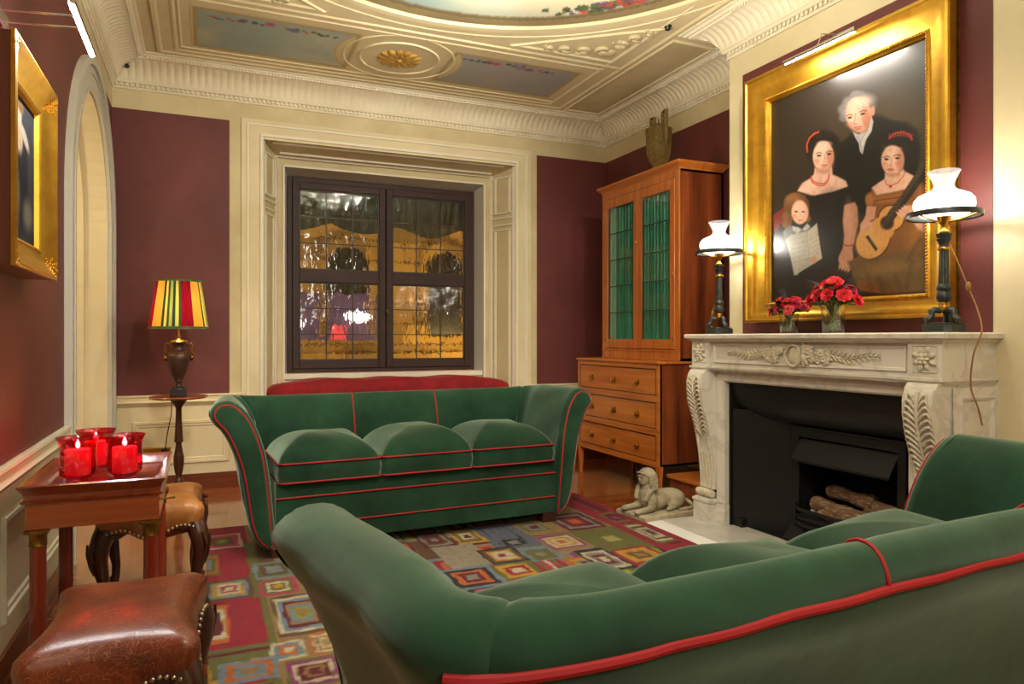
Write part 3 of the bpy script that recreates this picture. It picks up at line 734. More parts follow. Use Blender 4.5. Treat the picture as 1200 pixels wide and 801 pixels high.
# seat bench under the window, sill
mb = MB(); mb.box(OX0, OX1, YB, YW + .05, 0.0, 0.66); struct(mb.build('wall_window_bench', 'cream', smooth=0))
mb = MB(); mb.box(WX0 - .04, WX1 + .04, YS + .02, YW + .01, 0.800, 0.846); mb.box(WX0 - .03, WX1 + .03, YS + .04, YW, 0.66, .80); struct(mb.build('trim_15', 'creamw', smooth=0, bevel=.004))

# ---- the window itself
win = bpy.data.objects.new('window_1', None); C.objects.link(win); win.location = ((WX0 + WX1) / 2, YW, WZ0); struct(win)
WO = (-(WX0 + WX1) / 2, -YW, -WZ0)
mb = MB(); y0, y1 = YW - .02, YW + .06; f = 0.042
mb.box(WX0, WX0 + f, y0, y1, WZ0, WZ1); mb.box(WX1 - f, WX1, y0, y1, WZ0, WZ1); mb.box(WX0 + f, WX1 - f, y0, y1, WZ1 - f, WZ1); mb.box(WX0 + f, WX1 - f, y0, y1, WZ0, WZ0 + f * .9)
mb.build('window_frame', 'winwood', win, WO, smooth=0, bevel=.004)
xm = (WX0 + WX1) / 2
for (a, b) in ((WX0 + f, xm - .004), (xm + .004, WX1 - f)):
    z0, z1 = WZ0 + f * .9, WZ1 - f; st = 0.058; zm = WZ0 + 0.845; yy0, yy1 = YW - .035, YW + .03
    mb = MB(); mb.box(a, a + st, yy0, yy1, z0, z1); mb.box(b - st, b, yy0, yy1, z0, z1)
    mb.box(a + st, b - st, yy0, yy1, z1 - st, z1); mb.box(a + st, b - st, yy0, yy1, z0, z0 + st * 1.2); mb.box(a + st, b - st, yy0, yy1, zm - .055, zm + .055)
    sash = mb.build('casement', 'winwoodx', win, WO, smooth=0, bevel=.004)
    for (pz0, pz1) in ((z0 + st * 1.2, zm - .055), (zm + .055, z1 - st)):
        mb = MB(); mb.box(a + st, b - st, YW - .004, YW + .002, pz0, pz1); mb.build('pane', 'pane', sash, (0, 0, 0), smooth=0)
        mb = MB()
        for k in (1, 2): x = a + st + (b - a - 2 * st) * k / 3; mb.box(x - .004, x + .004, YW - .009, YW + .007, pz0, pz1)
        for k in (1, 2): z = pz0 + (pz1 - pz0) * k / 3; mb.box(a + st, b - st, YW - .009, YW + .007, z - .004, z + .004)
        mb.box(a + st, a + st + .01, YW - .02, YW, pz0, pz1); mb.box(b - st - .01, b - st, YW - .02, YW, pz0, pz1); mb.box(a + st, b - st, YW - .02, YW, pz0, pz0 + .01); mb.box(a + st, b - st, YW - .02, YW, pz1 - .01, pz1)
        mb.build('glazing_lead', 'lead', sash, (0, 0, 0), smooth=0)
mb = MB(); mb.lathe([(0.016, 0), (0.016, .012), (.010, .02)], (0, 0, 0), 14); mb.v = [(x, -z, y) for x, y, z in mb.v]
mb.tube([(0, -.02, 0), (0, -.05, 0), (0, -.055, -.03)], [.007, .007, .012], 8)
mb.build('window_handle', 'oldbrass', win, (0, -.045, 0.55), smooth=40)

# red velvet seat cushion
def puff(mb, x0, x1, y0, y1, z0, z1, crown, r=0.06, n=12, ex=2.6, side=0.012):
    """boxed cushion made of rounded-rectangle rings"""
    def ring(f, z, grow=0):
        out = []
        cx, cy = (x0 + x1) / 2, (y0 + y1) / 2; hx, hy = (x1 - x0) / 2 + grow, (y1 - y0) / 2 + grow
        rr = min(r, hx * .9, hy * .9)
        for qx, qy, a0 in ((1, 1, 0), (-1, 1, 90), (-1, -1, 180), (1, -1, 270)):
            for k in range(n + 1):
                a = math.radians(a0 + 90 * k / n)
                out.append((cx + (qx * (hx - rr) + rr * math.cos(a)) * f, cy + (qy * (hy - rr) + rr * math.sin(a)) * f, z))
        # extra points on the straight sides for smooth crowns
        res = []
        for i, p in enumerate(out):
            q = out[(i + 1) % len(out)]; res.append(p)
            if i % (n + 1) == n:
                for t in range(1, 8): res.append(tuple(p[j] + (q[j] - p[j]) * t / 8 for j in range(3)))
        return res
    R = [ring(.6, z0 - .004), ring(1, z0), ring(1, (z0 + z1) / 2, side), ring(1, z1)]
    for k in range(1, 15):
        f = 1 - k / 15; h = crown * (1 - f ** ex) ** 0.75
        R.append([(px_ + .006 * math.sin(9 * py_ + 40 * x0), py_, pz_ + .010 * f * (1 - f) * 4 * math.sin(11 * (px_ - x0) + 17 * x0 + 8 * (py_ - y0))) for px_, py_, pz_ in ring(f, z1 + h)])
    R.append(ring(0.01, z1 + crown))
    mb.rings(R)
    return ring
mb = MB(); puff(mb, OX0 + .02, OX1 - .02, YB + .015, YS + .03, 0.665, 0.735, 0.075, r=.14, ex=6)
wc = mb.build('window_seat_cushion', 'redvelvet', loc=(0, 0, 0), smooth=60)
tag(wc, 'long crimson velvet seat cushion lying in the window niche behind the far sofa', 'cushion')

# ---- outside the window: facade, ground, awning
mb = MB(); mb.box(-8, 14, YW + .2, 30, -3.6, -3.5); struct(mb.build('ground_outside', 'night'))
fac = empty('street_building', (3, 17, -3.5), 'lamplit yellow stone building across the street, seen through the window', 'building')
def facade_mat():
    m, nt, b = new_mat('lamplit_stone'); L = nt.links.new
    tc = N(nt, 'ShaderNodeTexCoord'); br = N(nt, 'ShaderNodeTexBrick', Scale=1.0); br.inputs['Brick Width'].default_value = 1.0; br.inputs['Row Height'].default_value = 0.5
    mp = N(nt, 'ShaderNodeMapping'); mp.inputs['Rotation'].default_value = (PI / 2, 0, 0); L(tc.outputs['Object'], mp.inputs[0]); L(mp.outputs[0], br.inputs['Vector'])
    br.inputs['Color1'].default_value = (*srgb((176, 140, 66)), 1); br.inputs['Color2'].default_value = (*srgb((120, 92, 44)), 1); br.inputs['Mortar'].default_value = (*srgb((90, 62, 22)), 1)
    L(br.outputs['Color'], b.inputs['Base Color']); b.inputs['Roughness'].default_value = .8
    return m
M['facade'] = facade_mat(); M['shutter'] = mat('dark_window_opening', (24, 22, 20), 0.3)
mb = MB(); mb.box(-11, 11, 0, 1, 0, 13)
for z in (4.0, 7.6, 11.4): mb.box(-11, 11, -.35, 0, z, z + .3); mb.box(-11, 11, -.2, 0, z - .25, z)
fw = mb.build('wall', 'facade', fac, smooth=0)
for i, x in enumerate([-9.5 + k * 2.4 for k in range(9)]):
    for z in (1.0, 4.7, 8.4):
        mb = MB(); pts = [(x - .5, z), (x + .5, z), (x + .5, z + 1.6)] + [(x + .5 * math.cos(PI * k / 8), z + 1.6 + .5 * math.sin(PI * k / 8)) for k in range(1, 8)] + [(x - .5, z + 1.6)]
        mb.prism(pts, -.06, .1, 'Y'); mb.build('window', 'shutter', fac, smooth=0)
        mb = MB(); pts2 = [(x + (a - x) * 1.28, z + (b_ - z) * 1.12) for a, b_ in pts]
        n = len(pts); vs = [(a, -.16, b_) for a, b_ in pts] + [(a, -.16, b_) for a, b_ in pts2] + [(a, 0, b_) for a, b_ in pts2]
        mb.add(vs, [(k, (k + 1) % n, n + (k + 1) % n, n + k) for k in range(n)] + [(n + k, n + (k + 1) % n, 2 * n + (k + 1) % n, 2 * n + k) for k in range(n)])
        mb.build('window_surround', 'facade', fac, smooth=0)
M['glowpurple'] = mat('purple_reflection_glow', (70, 50, 84), .5, emit=(110, 80, 140), estr=.07); M['glowwhite'] = mat('white_reflection_glow', (240, 240, 240), .5, emit=(255, 240, 230), estr=1.6); M['glowpink'] = mat('pink_reflection_glow', (200, 60, 80), .5, emit=(230, 60, 80), estr=.25)  # glow colours that imitate reflections of the room in the glass
mb = MB(); mb.box(-1.3, .9, -.12, -.02, 4.6, 5.7); lw = mb.build('reflection_panel', 'glowpurple', fac, smooth=0)  # panel, blobs and band are added glowing shapes for those pane reflections
mb = MB(); mb.sphere((-1.1, -.25, 5.0), .15, 10, 8); mb.build('reflection_blob', 'glowwhite', lw); mb = MB(); mb.sphere((.3, -.25, 5.15), .18, 10, 8, (1.6, 1, .7)); mb.build('reflection_blob', 'glowwhite', lw)
mb = MB(); mb.box(-1.8, 6.5, -.5, -.38, 3.75, 3.98); mb.box(-.3, .0, -.3, -.2, 4.6, 4.95); mb.build('reflection_band', 'glowpink', fac, smooth=0)
aw = empty('window_awning', (1.5, 7.3, 2.36), 'dark green scalloped canvas awning hanging outside above the window', 'awning')
mb = MB()
def awp(u, v):
    x = -2.4 + 4.8 * u; z = 0.55 - .60 * v - (0.10 * abs(math.sin(PI * u * 7)) if v > .8 else 0)
    return (x, -.05 + .03 * math.sin(u * 60), z)
mb.grid(awp, 160, 10); mb.grid(lambda u, v: (awp(u, 0)[0], awp(u, 0)[1] - .0 - v * .75, .55 + v * .35), 60, 3)
mb.build('canvas', 'awning', aw, smooth=50)
def pt_light(name, loc, energy, col, r, spot=None, rot=None):
    l = bpy.data.lights.new(name, 'SPOT' if spot else 'POINT'); l.energy = energy; l.color = col; l.shadow_soft_size = r
    if spot: l.spot_size = math.radians(spot); l.spot_blend = .6
    o = bpy.data.objects.new(name, l); C.objects.link(o); o.location = loc
    if rot: o.rotation_euler = rot
    return o
pt_light('street_lamp_light', (-1.5, 14.5, 3.5), 420, (1, .66, .25), .25)
pt_light('street_lamp_light', (6.5, 14.0, 0.5), 420, (1, .66, .25), .25)
pt_light('street_lamp_light', (2.5, 12.0, -1.5), 200, (1, .70, .30), .2)
PORTRAIT = [
('e',0.766,0.756,0.371,-0.09,0.0,-0.305,(72,60,42),0.9,0.8),
('e',0.889,0.887,0.169,-0.048,0.0,-0.147,(88,76,56),0.9,0.6),
('e',0.101,0.253,0.227,-0.022,0.0,-0.26,(20,18,18),0.6,1),
('e',0.165,0.951,0.182,-0.046,0.0,-0.24,(44,36,28),0.9,0.7),
('p',[(0.013,0.543),(0.101,0.581),(0.144,0.506),(0.123,0.445),(0.018,0.446)],(122,42,30),0.008,1),
('p',[(0.446,0.805),(0.479,0.849),(0.541,0.87),(0.588,0.901),(0.636,0.831),(0.689,0.888),(0.696,0.963),(0.751,0.934),(0.813,0.893),(0.889,0.861),(0.941,0.809),(0.964,0.708),(0.947,0.58),(0.889,0.471),(0.67,0.439),(0.515,0.493),(0.46,0.607)],(13,13,15),0.02,1),
('e',0.889,0.78,0.072,-0.019,0.0,-0.067,(24,22,24),0.6,0.6),
('e',0.541,1.031,0.053,-0.015,0.0,-0.035,(104,104,108),0.5,1),
('e',0.568,1.06,0.051,-0.016,0.0,-0.035,(104,104,108),0.5,1),
('e',0.628,1.063,0.056,-0.018,0.0,-0.039,(104,104,108),0.5,1),
('e',0.678,1.04,0.049,-0.015,0.0,-0.034,(104,104,108),0.5,1),
('e',0.529,0.991,0.035,-0.01,0.0,-0.024,(104,104,108),0.5,1),
('e',0.686,1.002,0.036,-0.01,0.0,-0.025,(104,104,108),0.5,1),
('e',0.602,1.088,0.037,-0.011,0.0,-0.025,(104,104,108),0.5,1),
('e',0.606,1.041,0.066,-0.01,0.005,-0.03,(142,142,146),0.8,0.7),
('e',0.541,1.009,0.025,-0.007,0.0,-0.029,(140,140,144),0.8,0.6),
('e',0.619,0.979,0.075,-0.008,0.023,-0.099,(214,164,140),0.14,1),
('e',0.599,0.968,0.049,-0.005,0.016,-0.07,(232,190,168),0.7,1),
('e',0.636,1.043,0.056,-0.009,0.006,-0.03,(226,190,170),0.7,0.8),
('e',0.67,0.936,0.025,-0.003,0.012,-0.065,(178,124,100),0.8,0.7),
('l',[(0.543,0.996),(0.561,0.999),(0.581,0.99)],0.004,(70,50,40),0.004,1),
('l',[(0.623,0.993),(0.643,0.995),(0.666,0.986)],0.004,(70,50,40),0.004,1),
('e',0.564,0.981,0.014,-0.002,0.001,-0.006,(52,40,36),0.5,1),
('e',0.643,0.978,0.015,-0.002,0.001,-0.006,(52,40,36),0.5,1),
('l',[(0.599,0.991),(0.595,0.957),(0.587,0.945),(0.606,0.934)],0.004,(180,120,96),0.004,1),
('e',0.578,0.956,0.01,-0.002,0.0,-0.02,(242,206,186),0.8,0.8),
('e',0.571,0.941,0.031,-0.009,0.0,-0.015,(214,130,112),0.9,0.5),
('e',0.66,0.942,0.023,-0.007,0.0,-0.017,(212,126,108),0.9,0.6),
('l',[(0.588,0.919),(0.609,0.917),(0.633,0.914)],0.0045,(150,62,54),0.004,1),
('e',0.612,0.906,0.021,-0.004,0.001,-0.005,(192,110,96),0.6,1),
('e',0.702,0.975,0.013,-0.004,0.0,-0.025,(200,146,122),0.3,1),
('p',[(0.581,0.903),(0.616,0.877),(0.67,0.882),(0.696,0.946),(0.707,0.919),(0.696,0.872),(0.666,0.838),(0.653,0.805),(0.643,0.764),(0.626,0.783),(0.619,0.828),(0.595,0.868)],(196,202,204),0.008,1),
('l',[(0.606,0.871),(0.629,0.833),(0.639,0.779)],0.004,(140,146,150),0.004,1),
('l',[(0.686,0.917),(0.663,0.874),(0.636,0.845)],0.004,(146,152,156),0.004,1),
('l',[(0.653,0.855),(0.639,0.816)],0.004,(236,238,238),0.004,1),
('e',0.389,0.894,0.108,-0.027,0.0,-0.07,(22,16,14),0.2,1),
('e',0.324,0.872,0.054,-0.013,0.0,-0.074,(22,16,14),0.3,1),
('e',0.457,0.829,0.032,-0.008,0.0,-0.06,(26,18,16),0.3,1),
('e',0.312,0.836,0.022,-0.005,0.0,-0.017,(34,24,18),0.5,1),
('e',0.332,0.813,0.021,-0.005,0.0,-0.017,(34,24,18),0.5,1),
('e',0.453,0.785,0.02,-0.005,0.0,-0.016,(34,24,18),0.5,1),
('e',0.46,0.809,0.02,-0.005,0.0,-0.017,(34,24,18),0.5,1),
('e',0.296,0.871,0.022,-0.005,0.0,-0.017,(34,24,18),0.5,1),
('e',0.355,0.937,0.021,-0.006,0.0,-0.017,(34,24,18),0.5,1),
('e',0.423,0.928,0.021,-0.006,0.0,-0.017,(34,24,18),0.5,1),
('l',[(0.28,0.866),(0.276,0.911),(0.296,0.943),(0.335,0.96),(0.359,0.96)],0.01,(196,52,38),0.006,1),
('l',[(0.274,0.877),(0.274,0.916),(0.294,0.947),(0.332,0.964)],0.003,(230,110,80),0.004,1),
('e',0.389,0.814,0.071,-0.02,-0.005,-0.084,(226,186,164),0.14,1),
('e',0.378,0.828,0.049,-0.011,0.0,-0.061,(240,208,190),0.8,0.8),
('e',0.438,0.788,0.026,-0.006,0.0,-0.06,(186,134,112),0.9,0.7),
('e',0.397,0.885,0.049,-0.013,0.0,-0.016,(232,198,180),0.7,0.7),
('l',[(0.339,0.841),(0.359,0.844),(0.378,0.836)],0.0035,(60,40,34),0.004,1),
('l',[(0.408,0.832),(0.427,0.836),(0.449,0.828)],0.0035,(60,40,34),0.004,1),
('e',0.361,0.826,0.015,-0.003,0.0,-0.006,(50,36,32),0.5,1),
('e',0.429,0.819,0.015,-0.003,0.0,-0.006,(50,36,32),0.5,1),
('l',[(0.397,0.825),(0.401,0.797),(0.389,0.785),(0.408,0.779)],0.0035,(190,136,112),0.004,1),
('e',0.347,0.8,0.019,-0.004,0.0,-0.013,(226,146,128),0.9,0.7),
('e',0.442,0.785,0.016,-0.004,0.0,-0.014,(216,132,116),0.9,0.7),
('l',[(0.378,0.769),(0.395,0.768),(0.414,0.761)],0.0045,(168,56,54),0.004,1),
('e',0.397,0.757,0.017,-0.004,0.0,-0.004,(206,100,92),0.6,1),
('p',[(0.332,0.767),(0.347,0.751),(0.389,0.724),(0.431,0.733),(0.446,0.748),(0.453,0.701),(0.497,0.674),(0.54,0.647),(0.554,0.612),(0.46,0.604),(0.312,0.607),(0.203,0.656),(0.244,0.695),(0.3,0.712),(0.324,0.729)],(228,192,172),0.01,1),
('e',0.389,0.733,0.049,-0.011,0.0,-0.018,(188,140,118),0.8,0.7),
('e',0.288,0.668,0.056,0.005,0.014,-0.032,(242,212,194),0.9,0.7),
('e',0.46,0.659,0.054,-0.018,-0.005,-0.025,(238,206,188),0.9,0.6),
('l',[(0.3,0.727),(0.316,0.693),(0.355,0.67),(0.397,0.661),(0.423,0.68),(0.431,0.706)],0.0045,(190,40,36),0.005,1),
('l',[(0.3,0.717),(0.316,0.682),(0.355,0.659),(0.397,0.651),(0.423,0.67),(0.431,0.695)],0.0045,(190,40,36),0.005,1),
('p',[(0.211,0.651),(0.328,0.604),(0.46,0.601),(0.557,0.612),(0.588,0.577),(0.609,0.521),(0.588,0.452),(0.55,0.355),(0.515,0.242),(0.5,0.184),(0.268,0.158),(0.101,0.107),(0.013,0.104),(0.018,0.393),(0.08,0.484),(0.186,0.516),(0.219,0.589)],(16,14,15),0.012,1),
('l',[(0.26,0.626),(0.328,0.607),(0.46,0.604),(0.55,0.613)],0.004,(120,116,112),0.006,0.8),
('e',0.442,0.475,0.09,-0.014,0.0,-0.12,(26,24,26),0.9,0.6),
('p',[(0.529,0.517),(0.595,0.523),(0.612,0.491),(0.616,0.404),(0.595,0.32),(0.581,0.279),(0.588,0.22),(0.568,0.185),(0.525,0.179),(0.489,0.215),(0.493,0.244),(0.518,0.286),(0.529,0.358),(0.518,0.433)],(196,146,120),0.012,1),
('e',0.554,0.413,0.027,-0.004,0.0,-0.117,(218,172,148),0.9,0.6),
('l',[(0.522,0.306),(0.55,0.292),(0.585,0.293)],0.006,(170,44,34),0.004,1),
('e',0.507,0.198,0.011,-0.004,-0.012,-0.026,(206,156,130),0.5,1),
('e',0.525,0.191,0.01,-0.004,-0.012,-0.027,(206,156,130),0.5,1),
('e',0.543,0.183,0.01,-0.004,-0.012,-0.026,(206,156,130),0.5,1),
('e',0.561,0.176,0.009,-0.004,-0.012,-0.027,(206,156,130),0.5,1),
('e',0.195,0.578,0.093,-0.016,0.0,-0.073,(124,84,46),0.2,1),
('e',0.132,0.508,0.038,-0.006,0.0,-0.071,(112,76,40),0.3,1),
('e',0.268,0.534,0.028,-0.005,0.0,-0.063,(104,68,36),0.3,1),
('e',0.165,0.623,0.051,0.005,0.012,-0.026,(158,116,70),0.8,0.7),
('e',0.114,0.478,0.026,-0.003,0.0,-0.022,(134,92,52),0.6,1),
('e',0.136,0.443,0.025,-0.004,0.0,-0.023,(134,92,52),0.6,1),
('e',0.28,0.485,0.024,-0.004,0.0,-0.022,(134,92,52),0.6,1),
('e',0.119,0.526,0.025,-0.004,0.0,-0.022,(134,92,52),0.6,1),
('e',0.224,0.529,0.062,-0.011,0.0,-0.07,(232,190,166),0.16,1),
('e',0.215,0.543,0.041,-0.007,0.0,-0.051,(244,212,192),0.8,0.7),
('e',0.197,0.538,0.012,-0.002,0.0,-0.005,(56,44,40),0.5,1),
('e',0.248,0.529,0.012,-0.002,0.0,-0.004,(56,44,40),0.5,1),
('l',[(0.224,0.532),(0.228,0.509),(0.219,0.504)],0.003,(196,146,122),0.004,1),
('l',[(0.211,0.485),(0.228,0.484),(0.244,0.48)],0.0035,(176,74,66),0.004,1),
('e',0.186,0.512,0.017,-0.002,0.0,-0.011,(226,140,122),0.9,0.6),
('p',[(0.093,0.436),(0.144,0.464),(0.203,0.446),(0.24,0.428),(0.276,0.461),(0.312,0.418),(0.339,0.371),(0.268,0.299),(0.211,0.163),(0.178,0.166),(0.144,0.313)],(120,134,144),0.01,1),
('p',[(0.165,0.458),(0.211,0.445),(0.236,0.429),(0.207,0.408),(0.174,0.431)],(196,204,208),0.008,1),
('p',[(0.24,0.428),(0.28,0.454),(0.3,0.435),(0.264,0.416)],(190,198,202),0.008,1),
('p',[(0.114,0.381),(0.157,0.408),(0.28,0.41),(0.3,0.21),(0.186,0.165),(0.165,0.247)],(176,182,172),0.006,1),
('p',[(0.28,0.41),(0.347,0.449),(0.382,0.244),(0.3,0.21)],(196,196,184),0.006,1),
('l',[(0.157,0.376),(0.276,0.383)],0.0015,(110,116,110),0.003,0.7),
('l',[(0.292,0.384),(0.359,0.409)],0.0015,(120,120,112),0.003,0.7),
('l',[(0.157,0.349),(0.276,0.356)],0.0015,(110,116,110),0.003,0.7),
('l',[(0.292,0.357),(0.359,0.382)],0.0015,(120,120,112),0.003,0.7),
('l',[(0.157,0.321),(0.276,0.329)],0.0015,(110,116,110),0.003,0.7),
('l',[(0.292,0.331),(0.359,0.356)],0.0015,(120,120,112),0.003,0.7),
('l',[(0.157,0.294),(0.276,0.303)],0.0015,(110,116,110),0.003,0.7),
('l',[(0.292,0.304),(0.359,0.33)],0.0015,(120,120,112),0.003,0.7),
('l',[(0.157,0.267),(0.276,0.276)],0.0015,(110,116,110),0.003,0.7),
('l',[(0.292,0.278),(0.359,0.304)],0.0015,(120,120,112),0.003,0.7),
('l',[(0.157,0.239),(0.276,0.25)],0.0015,(110,116,110),0.003,0.7),
('l',[(0.292,0.251),(0.359,0.278)],0.0015,(120,120,112),0.003,0.7),
('e',0.324,0.243,0.023,-0.002,0.0,-0.021,(206,156,130),0.4,1),
('e',0.819,0.764,0.075,-0.019,0.0,-0.06,(20,15,14),0.2,1),
('e',0.763,0.743,0.025,-0.006,0.0,-0.05,(24,18,16),0.3,1),
('e',0.877,0.716,0.023,-0.006,0.0,-0.046,(26,18,16),0.3,1),
('e',0.871,0.751,0.015,-0.004,0.0,-0.014,(36,26,20),0.5,1),
('e',0.859,0.734,0.015,-0.004,0.0,-0.014,(36,26,20),0.5,1),
('e',0.877,0.702,0.015,-0.003,0.0,-0.013,(36,26,20),0.5,1),
('e',0.766,0.777,0.016,-0.004,0.0,-0.014,(36,26,20),0.5,1),
('e',0.757,0.731,0.016,-0.004,0.0,-0.014,(36,26,20),0.5,1),
('l',[(0.798,0.812),(0.799,0.831)],0.004,(190,60,44),0.004,1),
('l',[(0.813,0.81),(0.815,0.83)],0.004,(190,60,44),0.004,1),
('l',[(0.829,0.808),(0.83,0.829)],0.004,(190,60,44),0.004,1),
('l',[(0.844,0.806),(0.845,0.829)],0.004,(190,60,44),0.004,1),
('l',[(0.859,0.804),(0.86,0.828)],0.004,(190,60,44),0.004,1),
('l',[(0.874,0.798),(0.875,0.821)],0.004,(190,60,44),0.004,1),
('l',[(0.889,0.792),(0.89,0.813)],0.004,(190,60,44),0.004,1),
('l',[(0.903,0.786),(0.905,0.806)],0.004,(190,60,44),0.004,1),
('l',[(0.918,0.78),(0.919,0.799)],0.004,(190,60,44),0.004,1),
('l',[(0.795,0.81),(0.829,0.826),(0.874,0.819),(0.909,0.793),(0.921,0.769)],0.006,(200,66,48),0.004,1),
('l',[(0.795,0.802),(0.832,0.814),(0.874,0.808),(0.903,0.787),(0.918,0.764)],0.004,(150,36,30),0.004,1),
('e',0.815,0.692,0.063,-0.014,0.0,-0.076,(228,184,160),0.14,1),
('e',0.804,0.703,0.043,-0.01,0.0,-0.057,(242,206,186),0.8,0.8),
('e',0.859,0.674,0.019,-0.004,0.0,-0.057,(184,130,106),0.9,0.7),
('e',0.819,0.75,0.04,-0.01,0.0,-0.012,(232,196,176),0.7,0.7),
('l',[(0.763,0.718),(0.782,0.722),(0.798,0.714)],0.0035,(56,38,32),0.004,1),
('l',[(0.822,0.713),(0.841,0.715),(0.859,0.705)],0.0035,(56,38,32),0.004,1),
('e',0.781,0.706,0.012,-0.003,0.0,-0.006,(48,34,30),0.5,1),
('e',0.841,0.697,0.012,-0.003,0.0,-0.005,(48,34,30),0.5,1),
('l',[(0.807,0.708),(0.81,0.68),(0.799,0.671),(0.816,0.665)],0.0035,(190,136,112),0.004,1),
('e',0.77,0.683,0.014,-0.003,0.0,-0.012,(226,140,122),0.9,0.7),
('e',0.844,0.667,0.015,-0.004,0.0,-0.013,(220,134,116),0.9,0.7),
('l',[(0.785,0.652),(0.802,0.653),(0.822,0.644)],0.0045,(168,58,54),0.004,1),
('e',0.804,0.643,0.014,-0.003,0.0,-0.004,(206,104,94),0.6,1),
('p',[(0.773,0.641),(0.807,0.617),(0.844,0.618),(0.871,0.636),(0.88,0.624),(0.932,0.588),(0.953,0.55),(0.889,0.528),(0.798,0.526),(0.712,0.533),(0.696,0.579),(0.735,0.596),(0.77,0.609)],(228,188,166),0.01,1),
('e',0.816,0.618,0.037,-0.008,0.0,-0.012,(188,138,116),0.8,0.7),
('l',[(0.773,0.6),(0.779,0.579),(0.804,0.566),(0.844,0.574),(0.874,0.601),(0.883,0.623)],0.0035,(184,46,38),0.004,1),
('e',0.804,0.563,0.008,-0.001,0.0,-0.007,(150,30,28),0.5,1),
('p',[(0.67,0.538),(0.702,0.572),(0.722,0.534),(0.829,0.531),(0.897,0.534),(0.955,0.552),(0.995,0.515),(1.006,0.451),(1.006,0.268),(1.006,0.028),(0.751,0.025),(0.623,0.047),(0.588,0.11),(0.564,0.208),(0.67,0.254),(0.702,0.363),(0.689,0.464),(0.666,0.496)],(126,80,38),0.012,1),
('p',[(0.702,0.532),(0.897,0.518),(0.903,0.482),(0.798,0.48),(0.719,0.487)],(150,96,46),0.01,1),
('l',[(0.712,0.508),(0.813,0.501),(0.9,0.499)],0.004,(84,48,22),0.004,1),
('e',0.683,0.519,0.026,-0.005,0.0,-0.034,(166,110,60),0.6,1),
('e',0.972,0.483,0.031,-0.006,0.0,-0.053,(146,94,48),0.7,1),
('p',[(0.666,0.488),(0.722,0.476),(0.715,0.432),(0.702,0.363),(0.656,0.37),(0.636,0.401),(0.66,0.441)],(206,156,130),0.01,1),
('p',[(0.55,0.209),(0.686,0.207),(0.889,0.23),(1.003,0.269),(1.006,0.024),(0.751,0.025),(0.702,0.11),(0.602,0.088)],(104,82,44),0.02,1),
('e',0.798,0.157,0.162,0.006,0.005,-0.036,(140,112,62),0.9,0.7),
('e',0.947,0.276,0.053,-0.025,-0.03,-0.071,(160,112,56),0.9,0.6),
('l',[(0.735,0.107),(0.766,0.035)],0.008,(70,52,26),0.03,0.7),
('l',[(0.829,0.114),(0.859,0.03)],0.008,(70,52,26),0.03,0.7),
('l',[(0.918,0.173),(0.889,0.042)],0.008,(70,52,26),0.03,0.7),
('l',[(0.961,0.274),(0.889,0.176)],0.008,(70,52,26),0.03,0.7),
('l',[(0.67,0.126),(0.696,0.051)],0.008,(70,52,26),0.03,0.7),
('e',0.702,0.307,0.086,-0.054,-0.064,-0.089,(86,54,24),0.08,1),
('e',0.807,0.403,0.076,-0.011,0.0,-0.068,(86,54,24),0.08,1),
('e',0.702,0.307,0.079,-0.049,-0.06,-0.083,(214,160,88),0.06,1),
('e',0.807,0.403,0.068,-0.01,0.0,-0.061,(214,160,88),0.06,1),
('e',0.757,0.356,0.068,-0.01,0.0,-0.062,(212,158,86),0.2,1),
('e',0.676,0.302,0.057,-0.035,-0.042,-0.057,(228,180,108),0.9,0.6),
('e',0.784,0.382,0.041,-0.006,0.0,-0.037,(120,78,38),0.12,1),
('e',0.784,0.382,0.032,-0.005,0.0,-0.029,(34,24,16),0.15,1),
('p',[(0.66,0.329),(0.676,0.333),(0.731,0.256),(0.719,0.246)],(40,28,20),0.008,1),
('p',[(0.763,0.382),(0.788,0.431),(0.859,0.504),(0.935,0.596),(0.995,0.656),(1.012,0.605),(0.947,0.527),(0.874,0.447),(0.807,0.376)],(36,30,26),0.006,1),
('l',[(0.679,0.297),(0.773,0.399),(0.978,0.643)],0.001,(180,160,120),0.002,0.8),
('l',[(0.686,0.293),(0.779,0.395),(0.984,0.639)],0.001,(180,160,120),0.002,0.8),
('l',[(0.693,0.29),(0.785,0.392),(0.989,0.635)],0.001,(180,160,120),0.002,0.8),
('l',[(0.699,0.286),(0.792,0.388),(0.995,0.631)],0.001,(180,160,120),0.002,0.8),
('e',0.66,0.392,0.031,0.011,0.013,-0.022,(214,164,138),0.4,1),
('e',0.636,0.378,0.008,-0.002,-0.004,-0.02,(220,172,146),0.5,1),
('e',0.655,0.379,0.008,-0.003,-0.005,-0.021,(220,172,146),0.5,1),
('e',0.673,0.379,0.008,-0.003,-0.004,-0.021,(220,172,146),0.5,1),
('e',0.691,0.379,0.008,-0.002,-0.004,-0.02,(220,172,146),0.5,1),
('e',0.897,0.422,0.045,0.011,0.013,-0.027,(216,166,140),0.35,1),
('e',0.853,0.413,0.005,0.004,0.019,-0.018,(224,176,150),0.5,1),
('e',0.866,0.421,0.005,0.005,0.02,-0.018,(224,176,150),0.5,1),
('e',0.88,0.43,0.004,0.004,0.019,-0.018,(224,176,150),0.5,1),
('e',0.893,0.438,0.005,0.005,0.019,-0.017,(224,176,150),0.5,1),
('p',[(0.927,0.425),(0.947,0.395),(1.003,0.347),(1.006,0.288),(0.947,0.329),(0.912,0.387)],(206,156,130),0.012,1),
]
